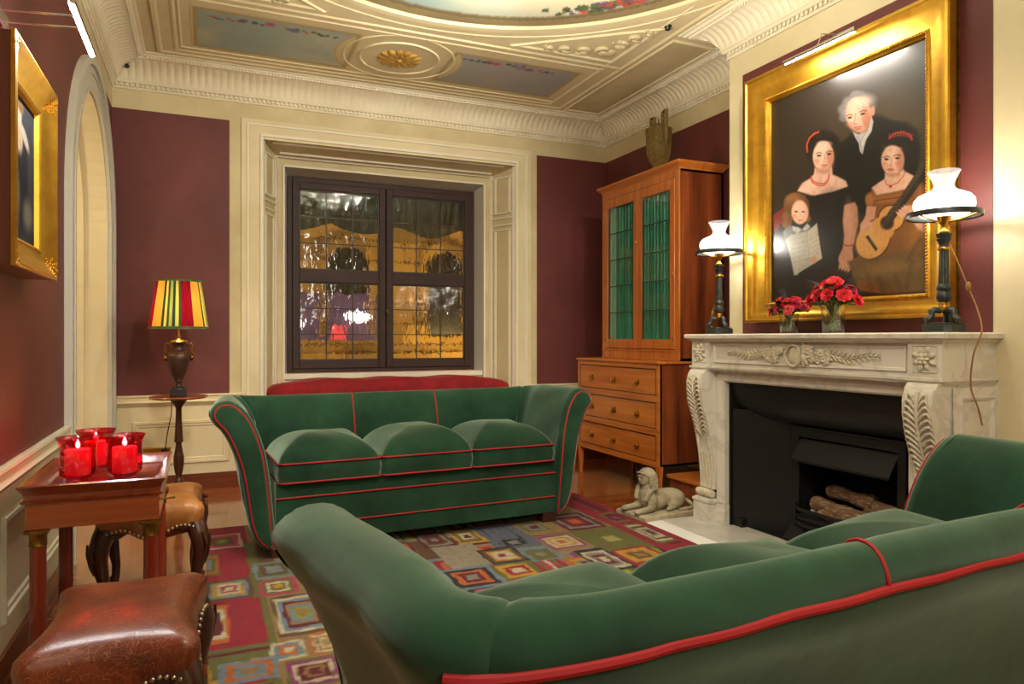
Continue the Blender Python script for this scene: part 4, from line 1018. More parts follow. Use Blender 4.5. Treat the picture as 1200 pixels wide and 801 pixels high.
def bez(pts, n=6):
    out = []
    for i in range(len(pts) - 1):
        p0 = Vector(pts[max(i - 1, 0)]); p1 = Vector(pts[i]); p2 = Vector(pts[i + 1]); p3 = Vector(pts[min(i + 2, len(pts) - 1)])
        for k in range(n):
            t_ = k / n; out.append(.5 * ((2 * p1) + (p2 - p0) * t_ + (2 * p0 - 5 * p1 + 4 * p2 - p3) * t_ * t_ + (3 * p1 - p0 - 3 * p2 + p3) * t_ ** 3))
    out.append(Vector(pts[-1])); return out
def copy_tree(o, parent=None):
    c = o.copy(); C.objects.link(c)
    if parent is not None: c.parent = parent
    for ch in list(o.children): copy_tree(ch, c)
    return c

# ================================================================== SOFAS
OPROF = [(0.0, .055), (.018, .215), (.030, .362), (.046, .50), (.066, .60), (.105, .71), (.150, .78), (.200, .822), (.245, .832), (.290, .820), (.318, .785), (.320, .750), (.302, .715), (.262, .675), (.225, .60), (.190, .50), (.168, .38), (.150, .24), (.125, .14), (.09, .085), (.05, .058)]
def smooth_closed(P, it=1):
    for _ in range(it):
        Q = []
        for i in range(len(P)):
            a, b = P[i], P[(i + 1) % len(P)]
            Q.append((a[0] * .75 + b[0] * .25, a[1] * .75 + b[1] * .25)); Q.append((a[0] * .25 + b[0] * .75, a[1] * .25 + b[1] * .75))
        P = Q
    return P
SP = smooth_closed(OPROF, 1)
def inset(P, d):
    n = len(P); out = []
    area = sum(P[i][0] * P[(i + 1) % n][1] - P[(i + 1) % n][0] * P[i][1] for i in range(n)); s = 1 if area > 0 else -1
    for i in range(n):
        a = Vector(P[i - 1]); c = Vector(P[(i + 1) % n]); t = (c - a)
        if t.length < 1e-9: out.append(P[i]); continue
        t.normalize(); nrm = Vector((-t.y, t.x)) * s; q = Vector(P[i]) + nrm * d; out.append((q.x, q.y))
    return out
HX, SD = 0.820, 0.545
AF = .85
BF = .62   # the backrest is thinner than the arms     # inner half width, inner depth to backrest
def make_sofa():
    root = empty('sofa', (0, 0, 0), '', 'sofa', 'matching green velvet sofas with red piping')
    # path of the inner line with outward normals
    def path_arm(sg):
        pts = []
        for k in range(15): y = SD * k / 14 * 0.93; pts.append((sg * HX, y, sg, 0))
        r = .045; cx, cy = sg * (HX - r), SD * .93
        for k in range(1, 13):
            a = PI / 4 * k / 12; pts.append((cx + sg * r * math.cos(a), cy + r * math.sin(a), sg * math.cos(a), math.sin(a)))
        return pts
    def lean(z): t_ = max(0, min(1, (z - .35) / .48)); return .07 * t_ * t_
    def kfac(nx, ny):
        p = 4.5; ax, ay = abs(nx) / AF, abs(ny) / BF
        return (ax ** p + ay ** p) ** (-1 / p)
    def wob(i, x, y): return 0.004 * math.sin(x * 9 + i * .7) + 0.003 * math.sin(y * 13 + i)
    for sg in (-1, 1):
        mb = MB(); rings = []
        for j, (d, yy) in enumerate(((.022, 0.0), (.010, .006), (.003, .018), (0, .035))):
            rings.append([(sg * (HX + o), yy + lean(z), z) for o, z in inset(SP, d)])
        for i, (x, y, nx, ny) in enumerate(path_arm(sg)[1:]):
            kk = kfac(nx, ny) if ny > .01 else 1 - (1 - AF) * max(0, min(1, (y - .12) / (SD * .93 - .12)))
            PR = inset(SP, .006) if i == len(path_arm(sg)) - 2 else SP
            rings.append([(x + nx * kk * (o + (wob(k, x, y) if z > .3 else 0)), y + ny * kk * (o + (wob(k, x, y) if z > .3 else 0)) + lean(z) * max(0, 1 - y / .3), z - .026 * max(0, ny) * max(0, min(1, (z - .45) / .25))) for k, (o, z) in enumerate(PR)])
        mb.rings(rings); arm = mb.build('arm', 'velvet', root, smooth=70)
        mb = MB(); P = inset(SP, .021); mb.tube([(sg * (HX + o), -.001 + lean(z), z) for o, z in P], .0055, 6, closed=True); mb.build('piping', 'pipe', arm)
        # padded front facing
        mb = MB(); P1 = inset(SP, .024); P2 = inset(SP, .034)
        mb.rings([[(sg * (HX + o), .004 + lean(z), z) for o, z in P1], [(sg * (HX + o), -.005 + lean(z), z) for o, z in P1], [(sg * (HX + o), -.009 + lean(z), z) for o, z in P2]], cap0=False)
        mb.build('arm_front', 'velvet', arm, smooth=70)
    mb = MB(); rings = []; r = .045
    L1 = HX - r
    seq = []
    for k in range(12, -1, -1):
        a = PI / 4 + PI / 4 * (12 - k) / 12; seq.append((-(L1 + r * math.cos(a)), SD * .93 + r * math.sin(a), -math.cos(a), math.sin(a)))
    for k in range(1, 30): seq.append((-L1 + 2 * L1 * k / 30, SD * .93 + r, 0, 1))
    for k in range(13):
        a = PI / 2 - PI / 4 * k / 12; seq.append((L1 + r * math.cos(a), SD * .93 + r * math.sin(a), math.cos(a), math.sin(a)))
    for ii, (x, y, nx, ny) in enumerate(seq):
        PR = inset(SP, .006) if ii in (0, len(seq) - 1) else SP
        dip = 0; kk = kfac(nx, ny)
        for sx in (-.275, .275): dip += .008 * math.exp(-((x - sx) / .014) ** 2)
        rings.append([(x + nx * kk * (o + wob(k, x, y) * 1.2), y + ny * kk * (o + wob(k, x, y) * 1.2), z - (dip if o > .05 and z > .5 else 0) - .026 * max(0, ny) * max(0, min(1, (z - .45) / .25))) for k, (o, z) in enumerate(PR)])
    mb.rings(rings); back = mb.build('backrest', 'velvet', root, smooth=70)
    mb = MB(); oo, zz = .322, .752
    def pp(a, cx):
        nx, ny = math.cos(a), math.sin(a); kk = kfac(nx, ny); return (cx + nx * (r + kk * oo), SD * .93 + ny * (r + kk * oo), zz - .018 * ny)
    pth = [pp(PI * .80 - PI * .30 * k / 24, -L1) for k in range(25)] + [(-L1 + 2 * L1 * k / 40, SD * .93 + r + BF * oo, zz - .018 + .0015 * math.sin(k)) for k in range(1, 40)] + [pp(PI / 2 - PI * .30 * k / 24, L1) for k in range(25)]
    mb.tube(pth, .0080, 8)
    for sx in (-.275, .275):
        i1 = max(range(len(SP)), key=lambda i: SP[i][0]); seg = [(o, z) for o, z in inset(SP, -.0035)[:i1 + 1] if z > .40]
        mb.tube([(sx, SD * .93 + .0445 + o * BF, z + .0005 - .004 - .026 * max(0, min(1, (z - .45) / .25))) for o, z in seg], .0048, 6)
    mb.build('piping', 'pipe', back)
    # seat base
    mb = MB(); mb.rings([[(x, y, z) for x, z in ((-HX - .01, .075), (HX + .01, .075), (HX + .01, .40), (-HX - .01, .40))] for y in (.012, .66)])
    base = mb.build('seat_base', 'velvet', root, smooth=0)
    mb = MB(); mb.tube([(-HX - .01 + (2 * HX + .02) * k / 20, .009, .318) for k in range(21)], .005, 6); mb.tube([(-HX - .01 + (2 * HX + .02) * k / 20, .009, .172) for k in range(21)], .0042, 6)
    mb.build('piping', 'pipe', base)
    # seat cushions
    cw = 2 * HX / 3
    for i in range(3):
        x0 = -HX + cw * i + .004; x1 = x0 + cw - .008
        mb = MB(); ring = puff(mb, x0, x1, -.012, .53, (.398), .498, .138, r=.035, ex=2.7, side=.007)
        cu = mb.build('seat_cushion', 'velvet', root, smooth=70)
        mb = MB(); mb.tube(ring(1, .498, .004), .005, 6, closed=True); mb.tube(ring(1, .399, .004), .005, 6, closed=True); mb.build('piping', 'pipe', cu)
    for x in (-.80, .80):
        for y in (.05, .55):
            mb = MB(); mb.box(x - .05, x + .05, y - .03, y + .05, 0.012, .08); mb.build('foot', 'darkwood', root, smooth=0, bevel=.004)
    return root
sofa = make_sofa()
sofa.location = (1.165, 3.87, 0); sofa.rotation_euler = (0, 0, math.radians(3))
sofa['label'] = 'green velvet three-seat sofa with red piping under the window, facing the camera'
sofa2 = copy_tree(sofa); sofa2.location = (1.25, 1.595, 0); sofa2.rotation_euler = (0, 0, math.radians(184.5))
sofa2['label'] = 'green velvet sofa in the foreground, seen from behind with a thick red piped back edge'

# ================================================================== RUG
RX0, RX1, RY0, RY1 = 0.008, 2.50, 0.9, 4.60
w, h = RX1 - RX0, RY1 - RY0
P = Paint(w, h, 110, (150, 128, 92))
OL, TA, CR, MA, BL, GR, YE, OR, NA, CM, PU, LI, BR, PK = (110, 108, 52), (158, 124, 76), (160, 30, 50), (104, 20, 36), (120, 140, 156), (142, 136, 126), (206, 154, 40), (204, 104, 40), (34, 34, 48), (208, 196, 160), (150, 50, 120), (146, 160, 40), (104, 72, 48), (188, 60, 90)
rw = random.Random(12)
def rrect(x0, x1, y0, y1, col):
    x0 -= RX0; x1 -= RX0; y0 -= RY0; y1 -= RY0
    def e(): return rw.uniform(-.008, .008)
    pts = []
    for (a, b), (c, d) in (((x0, y0), (x1, y0)), ((x1, y0), (x1, y1)), ((x1, y1), (x0, y1)), ((x0, y1), (x0, y0))):
        for k in range(4): pts.append((a + (c - a) * k / 4 + e(), b + (d - b) * k / 4 + e()))
    P.poly(pts, col, .006)
def conc(x0, x1, y0, y1, cols):
    n = len(cols); mx = min(x1 - x0, (y1 - y0)) / 2
    for i, c in enumerate(cols):
        f = i / n * .95; dx = (x1 - x0) / 2 * f; dy = (y1 - y0) / 2 * f
        rrect(x0 + dx, x1 - dx, y0 + dy, y1 - dy, c)
# background mosaic in loose columns, then the visible motifs
pal_r = [OL, TA, CR, BR, GR, BL, OL, TA, MA]
y = RY0
cols_x = [-.06, .22, .48, .76, 1.04, 1.30, 1.50, 1.72, 1.96, 2.30, 2.50]
for a, b in zip(cols_x[:-1], cols_x[1:]):
    y = RY0 - rw.uniform(0, .2)
    while y < RY1:
        hh = rw.uniform(.18, .42); f = rw.choice(pal_r); rrect(a, b, y, y + hh, f)
        if rw.random() < .8:
            cs = rw.sample([OL, TA, CR, MA, BL, GR, YE, OR, NA, CM, PU, LI, BR, PK], 4); conc(a + .02, b - .02, y + .03, y + hh - .03, cs)
        y += hh
rrect(-.06, 2.5, 4.50, 4.6, CR); rrect(-.06, .22, 2.75, 4.6, CR); rrect(.22, .50, 2.2, 4.6, TA)
rrect(.20, .25, 2.7, 4.2, OL); rrect(.25, .32, 3.8, 4.55, BR)
conc(-.01, .19, 4.14, 4.43, [CM, PK, PK, BR, OL, LI]); conc(-.06, .07, 3.68, 4.05, [OL, OR, OL, BL, GR]); rrect(.07, .2, 3.62, 4.08, CR)
rrect(-.06, .2, 3.32, 3.60, BR); conc(.02, .18, 3.35, 3.57, [BL, YE, CM, PK, CM]); rrect(.06, .22, 2.80, 3.30, CR)
conc(-.06, .09, 2.86, 3.26, [OR, CM, MA, MA, TA]); rrect(-.06, .24, 2.68, 2.80, OL); rrect(-.06, .22, 2.74, 2.76, MA)
conc(.22, .40, 3.54, 3.80, [BL, OL, BR, BL, GR]); conc(.23, .39, 3.30, 3.52, [PK, OL, CM, OL, YE]); conc(.26, .48, 2.82, 3.27, [BR, CM, BL, MA, TA, BL, LI, TA])
conc(.41, .52, 3.42, 3.76, [GR, YE, OR, NA]); conc(.36, .50, 2.62, 2.81, [OR, CM, TA, CM, YE, GR]); conc(.22, .34, 2.62, 2.78, [CM, BL, OR, CM]); conc(.25, .44, 2.38, 2.60, [OL, PU, CM, MA, TA, MA])
conc(.04, .24, 2.50, 2.67, [BL, OR, BL, TA]); rrect(-.06, .24, 2.3, 2.48, OL); conc(0, .2, 2.32, 2.46, [MA, TA])
conc(2.25, 2.42, 3.97, 4.44, [GR, CR, CM, BL, OR, CM]); conc(1.98, 2.24, 3.70, 4.07, [MA, GR, MA, CR, OR]); rrect(1.94, 2.32, 3.24, 3.69, OL); conc(2.08, 2.17, 3.42, 3.52, [(176, 170, 96)])
conc(1.71, 1.96, 3.38, 3.68, [TA, PU, CM, YE, CM, OR]); rrect(1.46, 1.72, 3.52, 4.0, (98, 104, 122))
for k in range(4): rrect(1.50 + .05 * k, 1.508 + .05 * k, 3.6, 3.96, NA)
conc(1.52, 1.64, 3.56, 3.68, [NA, GR]); rrect(1.12, 1.36, 3.32, 3.72, (164, 150, 128)); conc(1.33, 1.54, 3.30, 3.56, [NA, BR, YE, CM, CM, CR]); conc(1.30, 1.46, 3.70, 3.98, [YE, OL, TA, CM, MA]); conc(1.10, 1.28, 3.70, 3.99, [MA, GR, BR, MA, GR])
rrect(1.54, 1.72, 3.26, 3.50, BL); conc(1.56, 1.70, 3.28, 3.45, [OL, OL, GR]); conc(1.04, 1.30, 3.02, 3.32, [BL, NA, OR, MA, GR]); conc(1.30, 1.52, 3.06, 3.30, [OL, YE, CR, CM]); 
for k, c in enumerate([CR, OL, PK, CM, CR, OL, CR, TA]): rrect(1.52 + k * .022, 1.542 + k * .022, 3.08, 3.26, c)
conc(1.70, 1.84, 3.04, 3.24, [OR, YE, GR, MA]); conc(1.80, 1.98, 2.98, 3.34, [NA, CM, GR, MA, CM]); conc(1.98, 2.22, 3.02, 3.28, [CR, YE, YE, BR, TA])
rrect(2.26, 2.37, 3.0, 4.5, CR); rrect(2.37, 2.5, 3.0, 4.5, MA); conc(2.31, 2.48, 3.72, 4.02, [CR, OL, MA, PU]); conc(2.32, 2.48, 3.28, 3.70, [OL, CM, BR, CM, GR, MA]); rrect(2.34, 2.49, 3.02, 3.24, CR); conc(1.72, 1.92, 3.74, 3.98, [TA, OL, GR, MA]); rrect(2.44, 2.5, 1.0, 4.6, CR)
P.mix(np.abs(P.noise(30, 1.0, 3)) * .6, (90, 74, 60), .8); P.a *= .90
rug = paint_mesh('rug', P.nu, P.nv, lambda u, v: (RX0 + u * w, RY0 + v * h, 0.012), P.lin(), 'rug')
sol = rug.modifiers.new('thick', 'SOLIDIFY'); sol.thickness = .0118; sol.offset = -1
tag(rug, 'large tufted rug of many coloured concentric rectangles on the wooden floor', 'rug')

# ================================================================== WINDOWSIDE LAMP TABLE AND LAMP
tx, ty = -0.165, 5.40
t = empty('pedestal_table', (tx, ty, 0), 'small round dark wood pedestal table by the back wall, holding the striped lamp', 'table')
mb = MB(); mb.lathe([(.0, .733), (.165, .733), (.183, .738), (.187, .745), (.183, .751), (.172, .750), (0.0, .748)], (0, 0, 0), 48, cap=False); mb.build('tabletop', 'mahog', t, smooth=50)
mb = MB(); mb.lathe([(.055, .733), (.055, .722), (.04, .70), (.022, .675), (.019, .66), (.020, .60), (.027, .46), (.030, .44), (.020, .43), (.018, .42), (.028, .36), (.030, .35), (.034, .335), (.034, .30), (.029, .25), (.018, .195), (.022, .185), (.030, .165), (.032, .15), (.028, .12), (.036, .11), (.036, .085), (.02, .07)], (0, 0, 0), 24)
mb.build('pedestal', 'darkwood', t, smooth=50)
for a in (30, 150, 270):
    mb = MB(); ca, sa = math.cos(math.radians(a)), math.sin(math.radians(a))
    mb.tube([(ca * r, sa * r, z) for r, z in ((.01, .12), (.05, .135), (.10, .11), (.15, .055), (.185, .025), (.205, .03))], [.018, .02, .018, .014, .014, .018], 10)
    mb.build('leg', 'darkwood', t)
lt = empty('table_lamp', (tx, ty, .751), 'urn-shaped table lamp with a pleated red, yellow and green shade, on the pedestal table', 'lamp')
mb = MB(); mb.box(-.052, .052, -.052, .052, 0, .05); mb.lathe([(.044, .05), (.040, .058), (.022, .068)], (0, 0, 0), 20); mb.build('plinth', 'blackbase', lt, smooth=30, bevel=.003)
mb = MB(); mb.lathe([(.022, .066), (.017, .08), (.020, .095), (.028, .104), (.026, .112), (.045, .145), (.064, .20), (.073, .25), (.074, .275), (.066, .295), (.046, .310), (.034, .318), (.030, .33), (.033, .352), (.044, .364), (.040, .368)], (0, 0, 0), 36); mb.build('urn', 'urnbrown', lt, smooth=50)
mb = MB(); mb.lathe([(.062, .293), (.052, .306), (.040, .312)], (0, 0, 0), 32, cap=False); mb.lathe([(.030, .364), (.056, .366), (.058, .376), (.048, .384), (.022, .388), (.012, .40), (.014, .412), (.008, .42), (.007, .46)], (0, 0, 0), 28); mb.build('collar', 'brass', lt, smooth=50)
for sg in (-1, 1):
    mb = MB(); mb.tube([(sg * x, 0, z) for x, z in ((.064, .27), (.086, .262), (.094, .28), (.084, .30), (.078, .32), (.086, .345), (.078, .366), (.060, .360), (.048, .345))], .0055, 8)
    mb.sphere((sg * .082, 0, .262), .013, 10, 8, (1, .8, 1.5)); mb.tube([(sg * .07, 0, .30), (sg * .094, 0, .31), (sg * .092, 0, .33)], .004, 6); mb.build('handle', 'oldbrass', lt)
# pleated shade with coloured gores
segs = 240; shp = []; cc = []
cols = [((128, 18, 34), 6), ((206, 150, 56), 6), ((44, 66, 44), 1.4), ((214, 180, 80), 1.2), ((52, 76, 50), 1.2), ((150, 158, 80), 1.6), ((40, 60, 44), 1.4), ((186, 180, 90), 1.6), ((50, 70, 50), 1.2)]
tot = sum(c[1] for c in cols) * 4
def shade_col(a):
    t_ = (a / (2 * PI) * tot + 9.0) % (tot / 4)
    for c, w_ in cols:
        if t_ < w_: return c
        t_ -= w_
    return cols[-1][0]
mb = MB(); rows = 7
mb.grid(lambda u, v: ((.187 - (.187 - .138) * v + .0028 * math.cos(u * segs * PI * .5)) * math.cos(2 * PI * u), (.187 - (.187 - .138) * v + .0028 * math.cos(u * segs * PI * .5)) * math.sin(2 * PI * u), .472 + .318 * v), segs * 2, rows)
me = bpy.data.meshes.new('lamp_shade'); me.from_pydata(mb.v, [], mb.f); me.materials.append(M['pleat'])
at = me.color_attributes.new('paint', 'FLOAT_COLOR', 'POINT')
arr = []
for v in me.vertices:
    c = shade_col(math.atan2(v.co.y, v.co.x) % (2 * PI)); arr += [*srgb(c), 1]
at.data.foreach_set('color', arr)
o = bpy.data.objects.new('lamp_shade', me); C.objects.link(o); o.parent = lt; o.rotation_euler = (0, 0, math.radians(-46))
for z, r in ((.472, .189), (.790, .140)):
    mb = MB(); mb.lathe([(r - .003, -.006), (r + .001, -.006), (r + .001, .006), (r - .003, .006)], (0, 0, z), 64, cap=False); mb.build('trim_band', M['leaf'], o)
mb = MB(); mb.sphere((0, 0, .60), .028, 14, 10, (1, 1, 1.3)); M['bulb'] = mat('lit_warm_bulb', (255, 220, 160), .4, emit=(255, 206, 140), estr=12); mb.build('bulb', 'bulb', lt)
pt_light('table_lamp_bulb_light', (tx, ty, .751 + .60), 12, (1, .84, .60), .035)
mb = MB(); mb.tube([(tx - .03, ty + .05, .745), (tx - .05, ty + .19, .70), (tx - .055, ty + .22, .60), (tx - .085, ty + .30, .45), (tx - .10, ty + .36, .34)], .0035, 6)
mb.box(tx - .125, tx - .085, ty + .35, ty + .40, .305, .345)
tag(mb.build('lamp_cord', 'black'), 'thin black cord hanging from the striped lamp down to a plug on the wall', 'cord')
mb = MB(); mb.box(-.42, -.235, YB - .03, YB - .02 + .014, .285, .335); tag(mb.build('brass_socket_plate', 'brass', bevel=.004), 'narrow brass socket plate low on the back wall behind the candle table', 'socket')

# ================================================================== CANDLE TABLE
ct = empty('tray_table', (-.3275, 2.905, 0), 'mahogany tray-top side table on column legs against the left wall, carrying the candles', 'table')
def frus(mb, x0, x1, y0, y1, levels):
    mb.rings([[(x0 - d, y0 - d, z), (x1 + d, y0 - d, z), (x1 + d, y1 + d, z), (x0 - d, y1 + d, z)] for d, z in levels], cap0=True, cap1=False)
tx0, tx1, ty0, ty1 = -.188, .188, -.27, .275
mb = MB(); frus(mb, tx0, tx1, ty0, ty1, [(-.002, .547), (.0, .549), (0, .630)]); mb.build('apron', 'mahog', ct, smooth=0)
mb = MB(); frus(mb, tx0, tx1, ty0, ty1, [(0, .628), (.010, .632), (.012, .638), (.004, .643), (.004, .655), (.012, .672), (.022, .686), (.016, .690), (.008, .684), (-.014, .655), (-.03, .650)])
mb.add([(tx0 + .02, ty0 + .02, .651), (tx1 - .02, ty0 + .02, .651), (tx1 - .02, ty1 - .02, .651), (tx0 + .02, ty1 - .02, .651)], [(0, 1, 2, 3)])
mb.build('tray', wood('mahogany_tray', (96, 34, 16), (128, 54, 26), 0.16, 'Y', coat=.8), ct, smooth=25)
for sx in (-.158, .162):
    for sy in (-.245, .245):
        mb = MB(); mb.lathe([(.020, .045), (.030, .05), (.030, .075), (.026, .08), (.0255, .15), (.0225, .50)], (sx, sy, 0), 24)
        lg = mb.build('leg', 'mahogcol', ct, smooth=50)
        mb = MB(); mb.box(sx - .033, sx + .033, sy - .033, sy + .033, .537, .547); mb.lathe([(.0235, .492), (.026, .494), (.0245, .500), (.0245, .522), (.028, .530), (.031, .537)], (sx, sy, 0), 24); mb.build('capital', 'oldbrass', lg, smooth=40)
        mb = MB(); mb.lathe([(.027, .072), (.031, .07), (.033, .05), (.031, .045)], (sx, sy, 0), 24); mb.build('base_ring', 'oldbrass', lg, smooth=40)
mb = MB(); mb.box(-.19, .19, -.275, .275, .012, .045); mb.build('plinth', 'mahog', ct, smooth=0, bevel=.004)
for sx in (-.16, .16):
    for sy in (-.245, .245): mb = MB(); mb.lathe([(.018, 0), (.024, .006), (.022, .012)], (sx, sy, 0), 16); mb.build('foot', 'mahogcol', ct)
mb = MB(); mb.tube([(.188, -.245, .61), (.215, -.245, .61), (.235, -.243, .612)], [.004, .003, .005], 8); mb.build('key', 'oldbrass', ct)

def candle(loc, lab, s=1.0):
    r = empty('candle_holder', loc, lab, 'candle holder', 'ruby glass hurricane candle holders on the tray table')
    mb = MB(); pr = [(.030, 0), (.040, .003), (.034, .012), (.044, .018), (.055, .028), (.058, .05), (.055, .10), (.056, .125), (.061, .143), (.068, .155), (.0665, .155), (.0595, .143), (.0545, .125), (.0535, .10), (.0565, .05), (.0535, .030), (.040, .022), (.0, .020)]
    mb.lathe(pr, (0, 0, 0), 40, cap=False); mb.build('glass', 'redglass', r, smooth=60)
    mb = MB(); mb.lathe([(.0, .024), (.038, .024), (.040, .03), (.040, .108), (.036, .112), (.018, .106), (0, .104)], (0, 0, 0), 28, cap=False); c = mb.build('candle', 'candle', r, smooth=50)
    mb = MB(); mb.lathe([(.0015, .116), (.005, .120), (.0065, .126), (.004, .136), (.0008, .146)], (0, 0, 0), 12); mb.build('flame', 'flame', c)
    mb = MB(); mb.tube([(0, 0, .104), (0, 0, .118)], .0012, 6); mb.build('wick', 'black', c)
    return r
candle((-.405, 2.86, .652), 'ruby glass candle holder nearest the left wall at the front of the tray')
candle((-.262, 2.865, .652), 'ruby glass candle holder at the front right of the tray, next to its bare end')
candle((-.375, 3.06, .652), 'ruby glass candle holder at the back of the tray, half hidden behind the other two')
for p in ((-.405, 2.86, .79), (-.262, 2.865, .79), (-.375, 3.06, .79)): pt_light('candle_flame_light', p, 0.35, (1, .5, .25), .008)

# ================================================================== LEATHER STOOLS
def make_stool(lx, ly, mname, loc, rz, lab, zt=.45):
    r = empty('leather_stool', loc, lab, 'stool', 'leather-topped cabriole stools', math.radians(rz))
    hx, hy = lx / 2, ly / 2
    def outline(f, z, grow=0, conc=.032, scal=0.0):
        out = []; n = 26
        C4 = [(1, -1), (1, 1), (-1, 1), (-1, -1)]
        for i in range(4):
            a = C4[i]; b = C4[(i + 1) % 4]
            for k in range(n):
                t_ = k / n; x = a[0] + (b[0] - a[0]) * t_; y = a[1] + (b[1] - a[1]) * t_
                bow = math.sin(PI * t_) ** 1.3; e = min(t_, 1 - t_)
                rc = 1 - .085 * max(0, 1 - e / .09) ** 1.6        # rounded corners
                px, py = x * (hx + grow) * rc, y * (hy + grow) * rc
                nx, ny = (a[0] + b[0]) / 2, (a[1] + b[1]) / 2
                px -= nx * conc * bow; py -= ny * conc * bow
                out.append((px * f, py * f, z + scal * (-(abs(math.sin(PI * t_)) ** 4) * .030 + .024 * math.sin(2 * PI * t_) ** 2)))
        return out
    mb = MB(); R = [outline(.97, zt - .115, 0, .024, 1), outline(1, zt - .108, 0, .024, 1), outline(1, zt - .07, .003, .026), outline(1, zt - .035, .006, .030), outline(1, zt - .015, .003)]
    for k in range(1, 16):
        f = 1 - k / 16; R.append(outline(f * .995, zt - .012 + .032 * (1 - f ** 4.5) ** .8, 0, .032 * f))
    R.append(outline(.005, zt + .02)); mb.rings(R); seat = mb.build('seat', mname, r, smooth=60)
    mb = MB(); ln = outline(1, zt - .104, .004, .024, 1)
    for i in range(0, len(ln)):
        mb.sphere(ln[i], .0072, 8, 5)
    mb.build('nail_trim', 'nail', seat)
    for sx in (-1, 1):
        for sy in (-1, 1):
            mb = MB(); x, y = sx * (hx - .032), sy * (hy - .035)
            D = lambda o, z: (x + sx * o, y + sy * o, z)
            mb.tube([D(-.012, zt - .07), D(.004, zt - .11), D(.016, zt - .15), D(.016, zt - .20), D(.004, zt - .27), D(-.008, zt - .34), D(-.006, zt - .39), D(.006, zt - .42), D(.014, zt - .44)],
                    [.040, .040, .038, .031, .024, .018, .017, .024, .030], 14)
            mb.lathe([(.024, 0), (.030, .006), (.028, .014)], D(.012, 0), 14)
            for dx, dy in ((-sx, 0), (0, -sy)):
                mb.tube([(x + dx * .02, y + dy * .02, zt - .10), (x + dx * .055, y + dy * .055, zt - .105), (x + dx * .085, y + dy * .085, zt - .098)], [.026, .018, .006], 8)
            lg = mb.build('leg', 'darkwood', r, smooth=60)
            mb = MB(); mb.tube([D(.052, zt - .12), D(.052, zt - .16), D(.044, zt - .21), D(.032, zt - .25)], [.004, .006, .005, .003], 8); mb.tube([(x + sx * .056 - sx * .03, y + sy * .05, zt - .115), (x + sx * .04, y + sy * .056, zt - .165), (x + sx * .03, y + sy * .044, zt - .20)], [.004, .006, .003], 8); mb.build('knee_carving', 'darkwood', lg)
    return r
make_stool(.385, .54, 'leather', (-.193, 2.105, 0), -2, 'stool with cracked dark brown leather seat in the near left foreground', .445)
make_stool(.40, .50, 'leather_tan', (-.205, 3.46, 0), 1, 'stool with worn tan leather seat behind the tray table', .465)

# ================================================================== LEFT PAINTING
fr = empty('framed_painting', (XL, 2.84, 1.72), 'deep gilt-framed painting with a dark wood side, hung on the left wall near the camera', 'painting')
def gilt_frame(mb, a0, a1, z0, z1, levels, conv, f=(1, 1, 1, 1)):
    fa, fb, fc, fd = f
    mb.rings([[conv(a0 + e * fa, z0 + e * fc, d), conv(a1 - e * fb, z0 + e * fc, d), conv(a1 - e * fb, z1 - e * fd, d), conv(a0 + e * fa, z1 - e * fd, d)] for e, d in levels], cap0=False, cap1=False)
cvl = lambda a, z, d: (d, a, z)
mb = MB(); mb.box(.0, .098, -.318, -.300, -.350, .346); mb.box(0, .098, .300, .318, -.35, .346); mb.box(0, .098, -.30, .30, -.35, -.332); mb.box(0, .098, -.30, .30, .328, .346); mb.build('frame_case', wood('frame_case_wood', (84, 40, 22), (104, 52, 28), .4, 'Z'), fr, smooth=0)
mb = MB(); gilt_frame(mb, -.322, .322, -.352, .35, [(0, .096), (0, .108), (.010, .112), (.03, .102), (.07, .078), (.092, .070), (.098, .075), (.106, .070), (.112, .05)], cvl)
fo = mb.build('frame', 'gilt', fr, smooth=35)
for sy in (-1, 1):
    for sz in (-1, 1):
        mb = MB()
        for k in range(26):
            a = k * .8; rr = .006 + .0016 * k; q = Vector((0, rr * math.cos(a), rr * math.sin(a)))
            y_, z_ = sy * (.278 + q.y * .8), sz * (.305 + q.z * .8); e_ = min(.322 - abs(y_), .352 - abs(z_)); d_ = np.interp(e_, [.01, .03, .07, .092], [.112, .102, .078, .070])
            mb.sphere((d_, y_, z_), .006, 6, 4, (.5, 1.2, .9))
        mb.build('corner_ornament', 'gilt', fo)
w_, h_ = .424, .484; P = Paint(w_, h_, 300, (62, 62, 64)); n1 = P.noise(8, 1, 2); n2 = P.noise(30, 1, 3)
P.mix(np.clip(n1 + .5, 0, 1), (58, 58, 62), .9); P.mix(np.clip(n1 * 2 - .1, 0, 1), (110, 108, 102), .6)
P.ell(.20, .22, .10, 0, 0, .17, (40, 36, 34), .4); P.ell(.22, .35, .05, 0, 0, .06, (196, 164, 130), .5); P.ell(.22, .42, .03, 0, 0, .035, (206, 170, 140), .4); P.ell(.20, .45, .04, 0, 0, .02, (120, 84, 50), .5); P.ell(.14, .36, .06, .03, -.01, .02, (190, 180, 160), .6); P.ell(.27, .14, .05, 0, 0, .10, (120, 112, 106), .8); P.ell(.10, .10, .07, 0, 0, .05, (128, 116, 98), .9)
P.mix(np.abs(n2) * .3, (150, 146, 136), .4); P.a *= .7
paint_mesh('canvas', P.nu, P.nv, lambda u, v: (.055, .212 - u * w_, -.242 + v * h_), P.lin(), 'canvas_matt', fr)

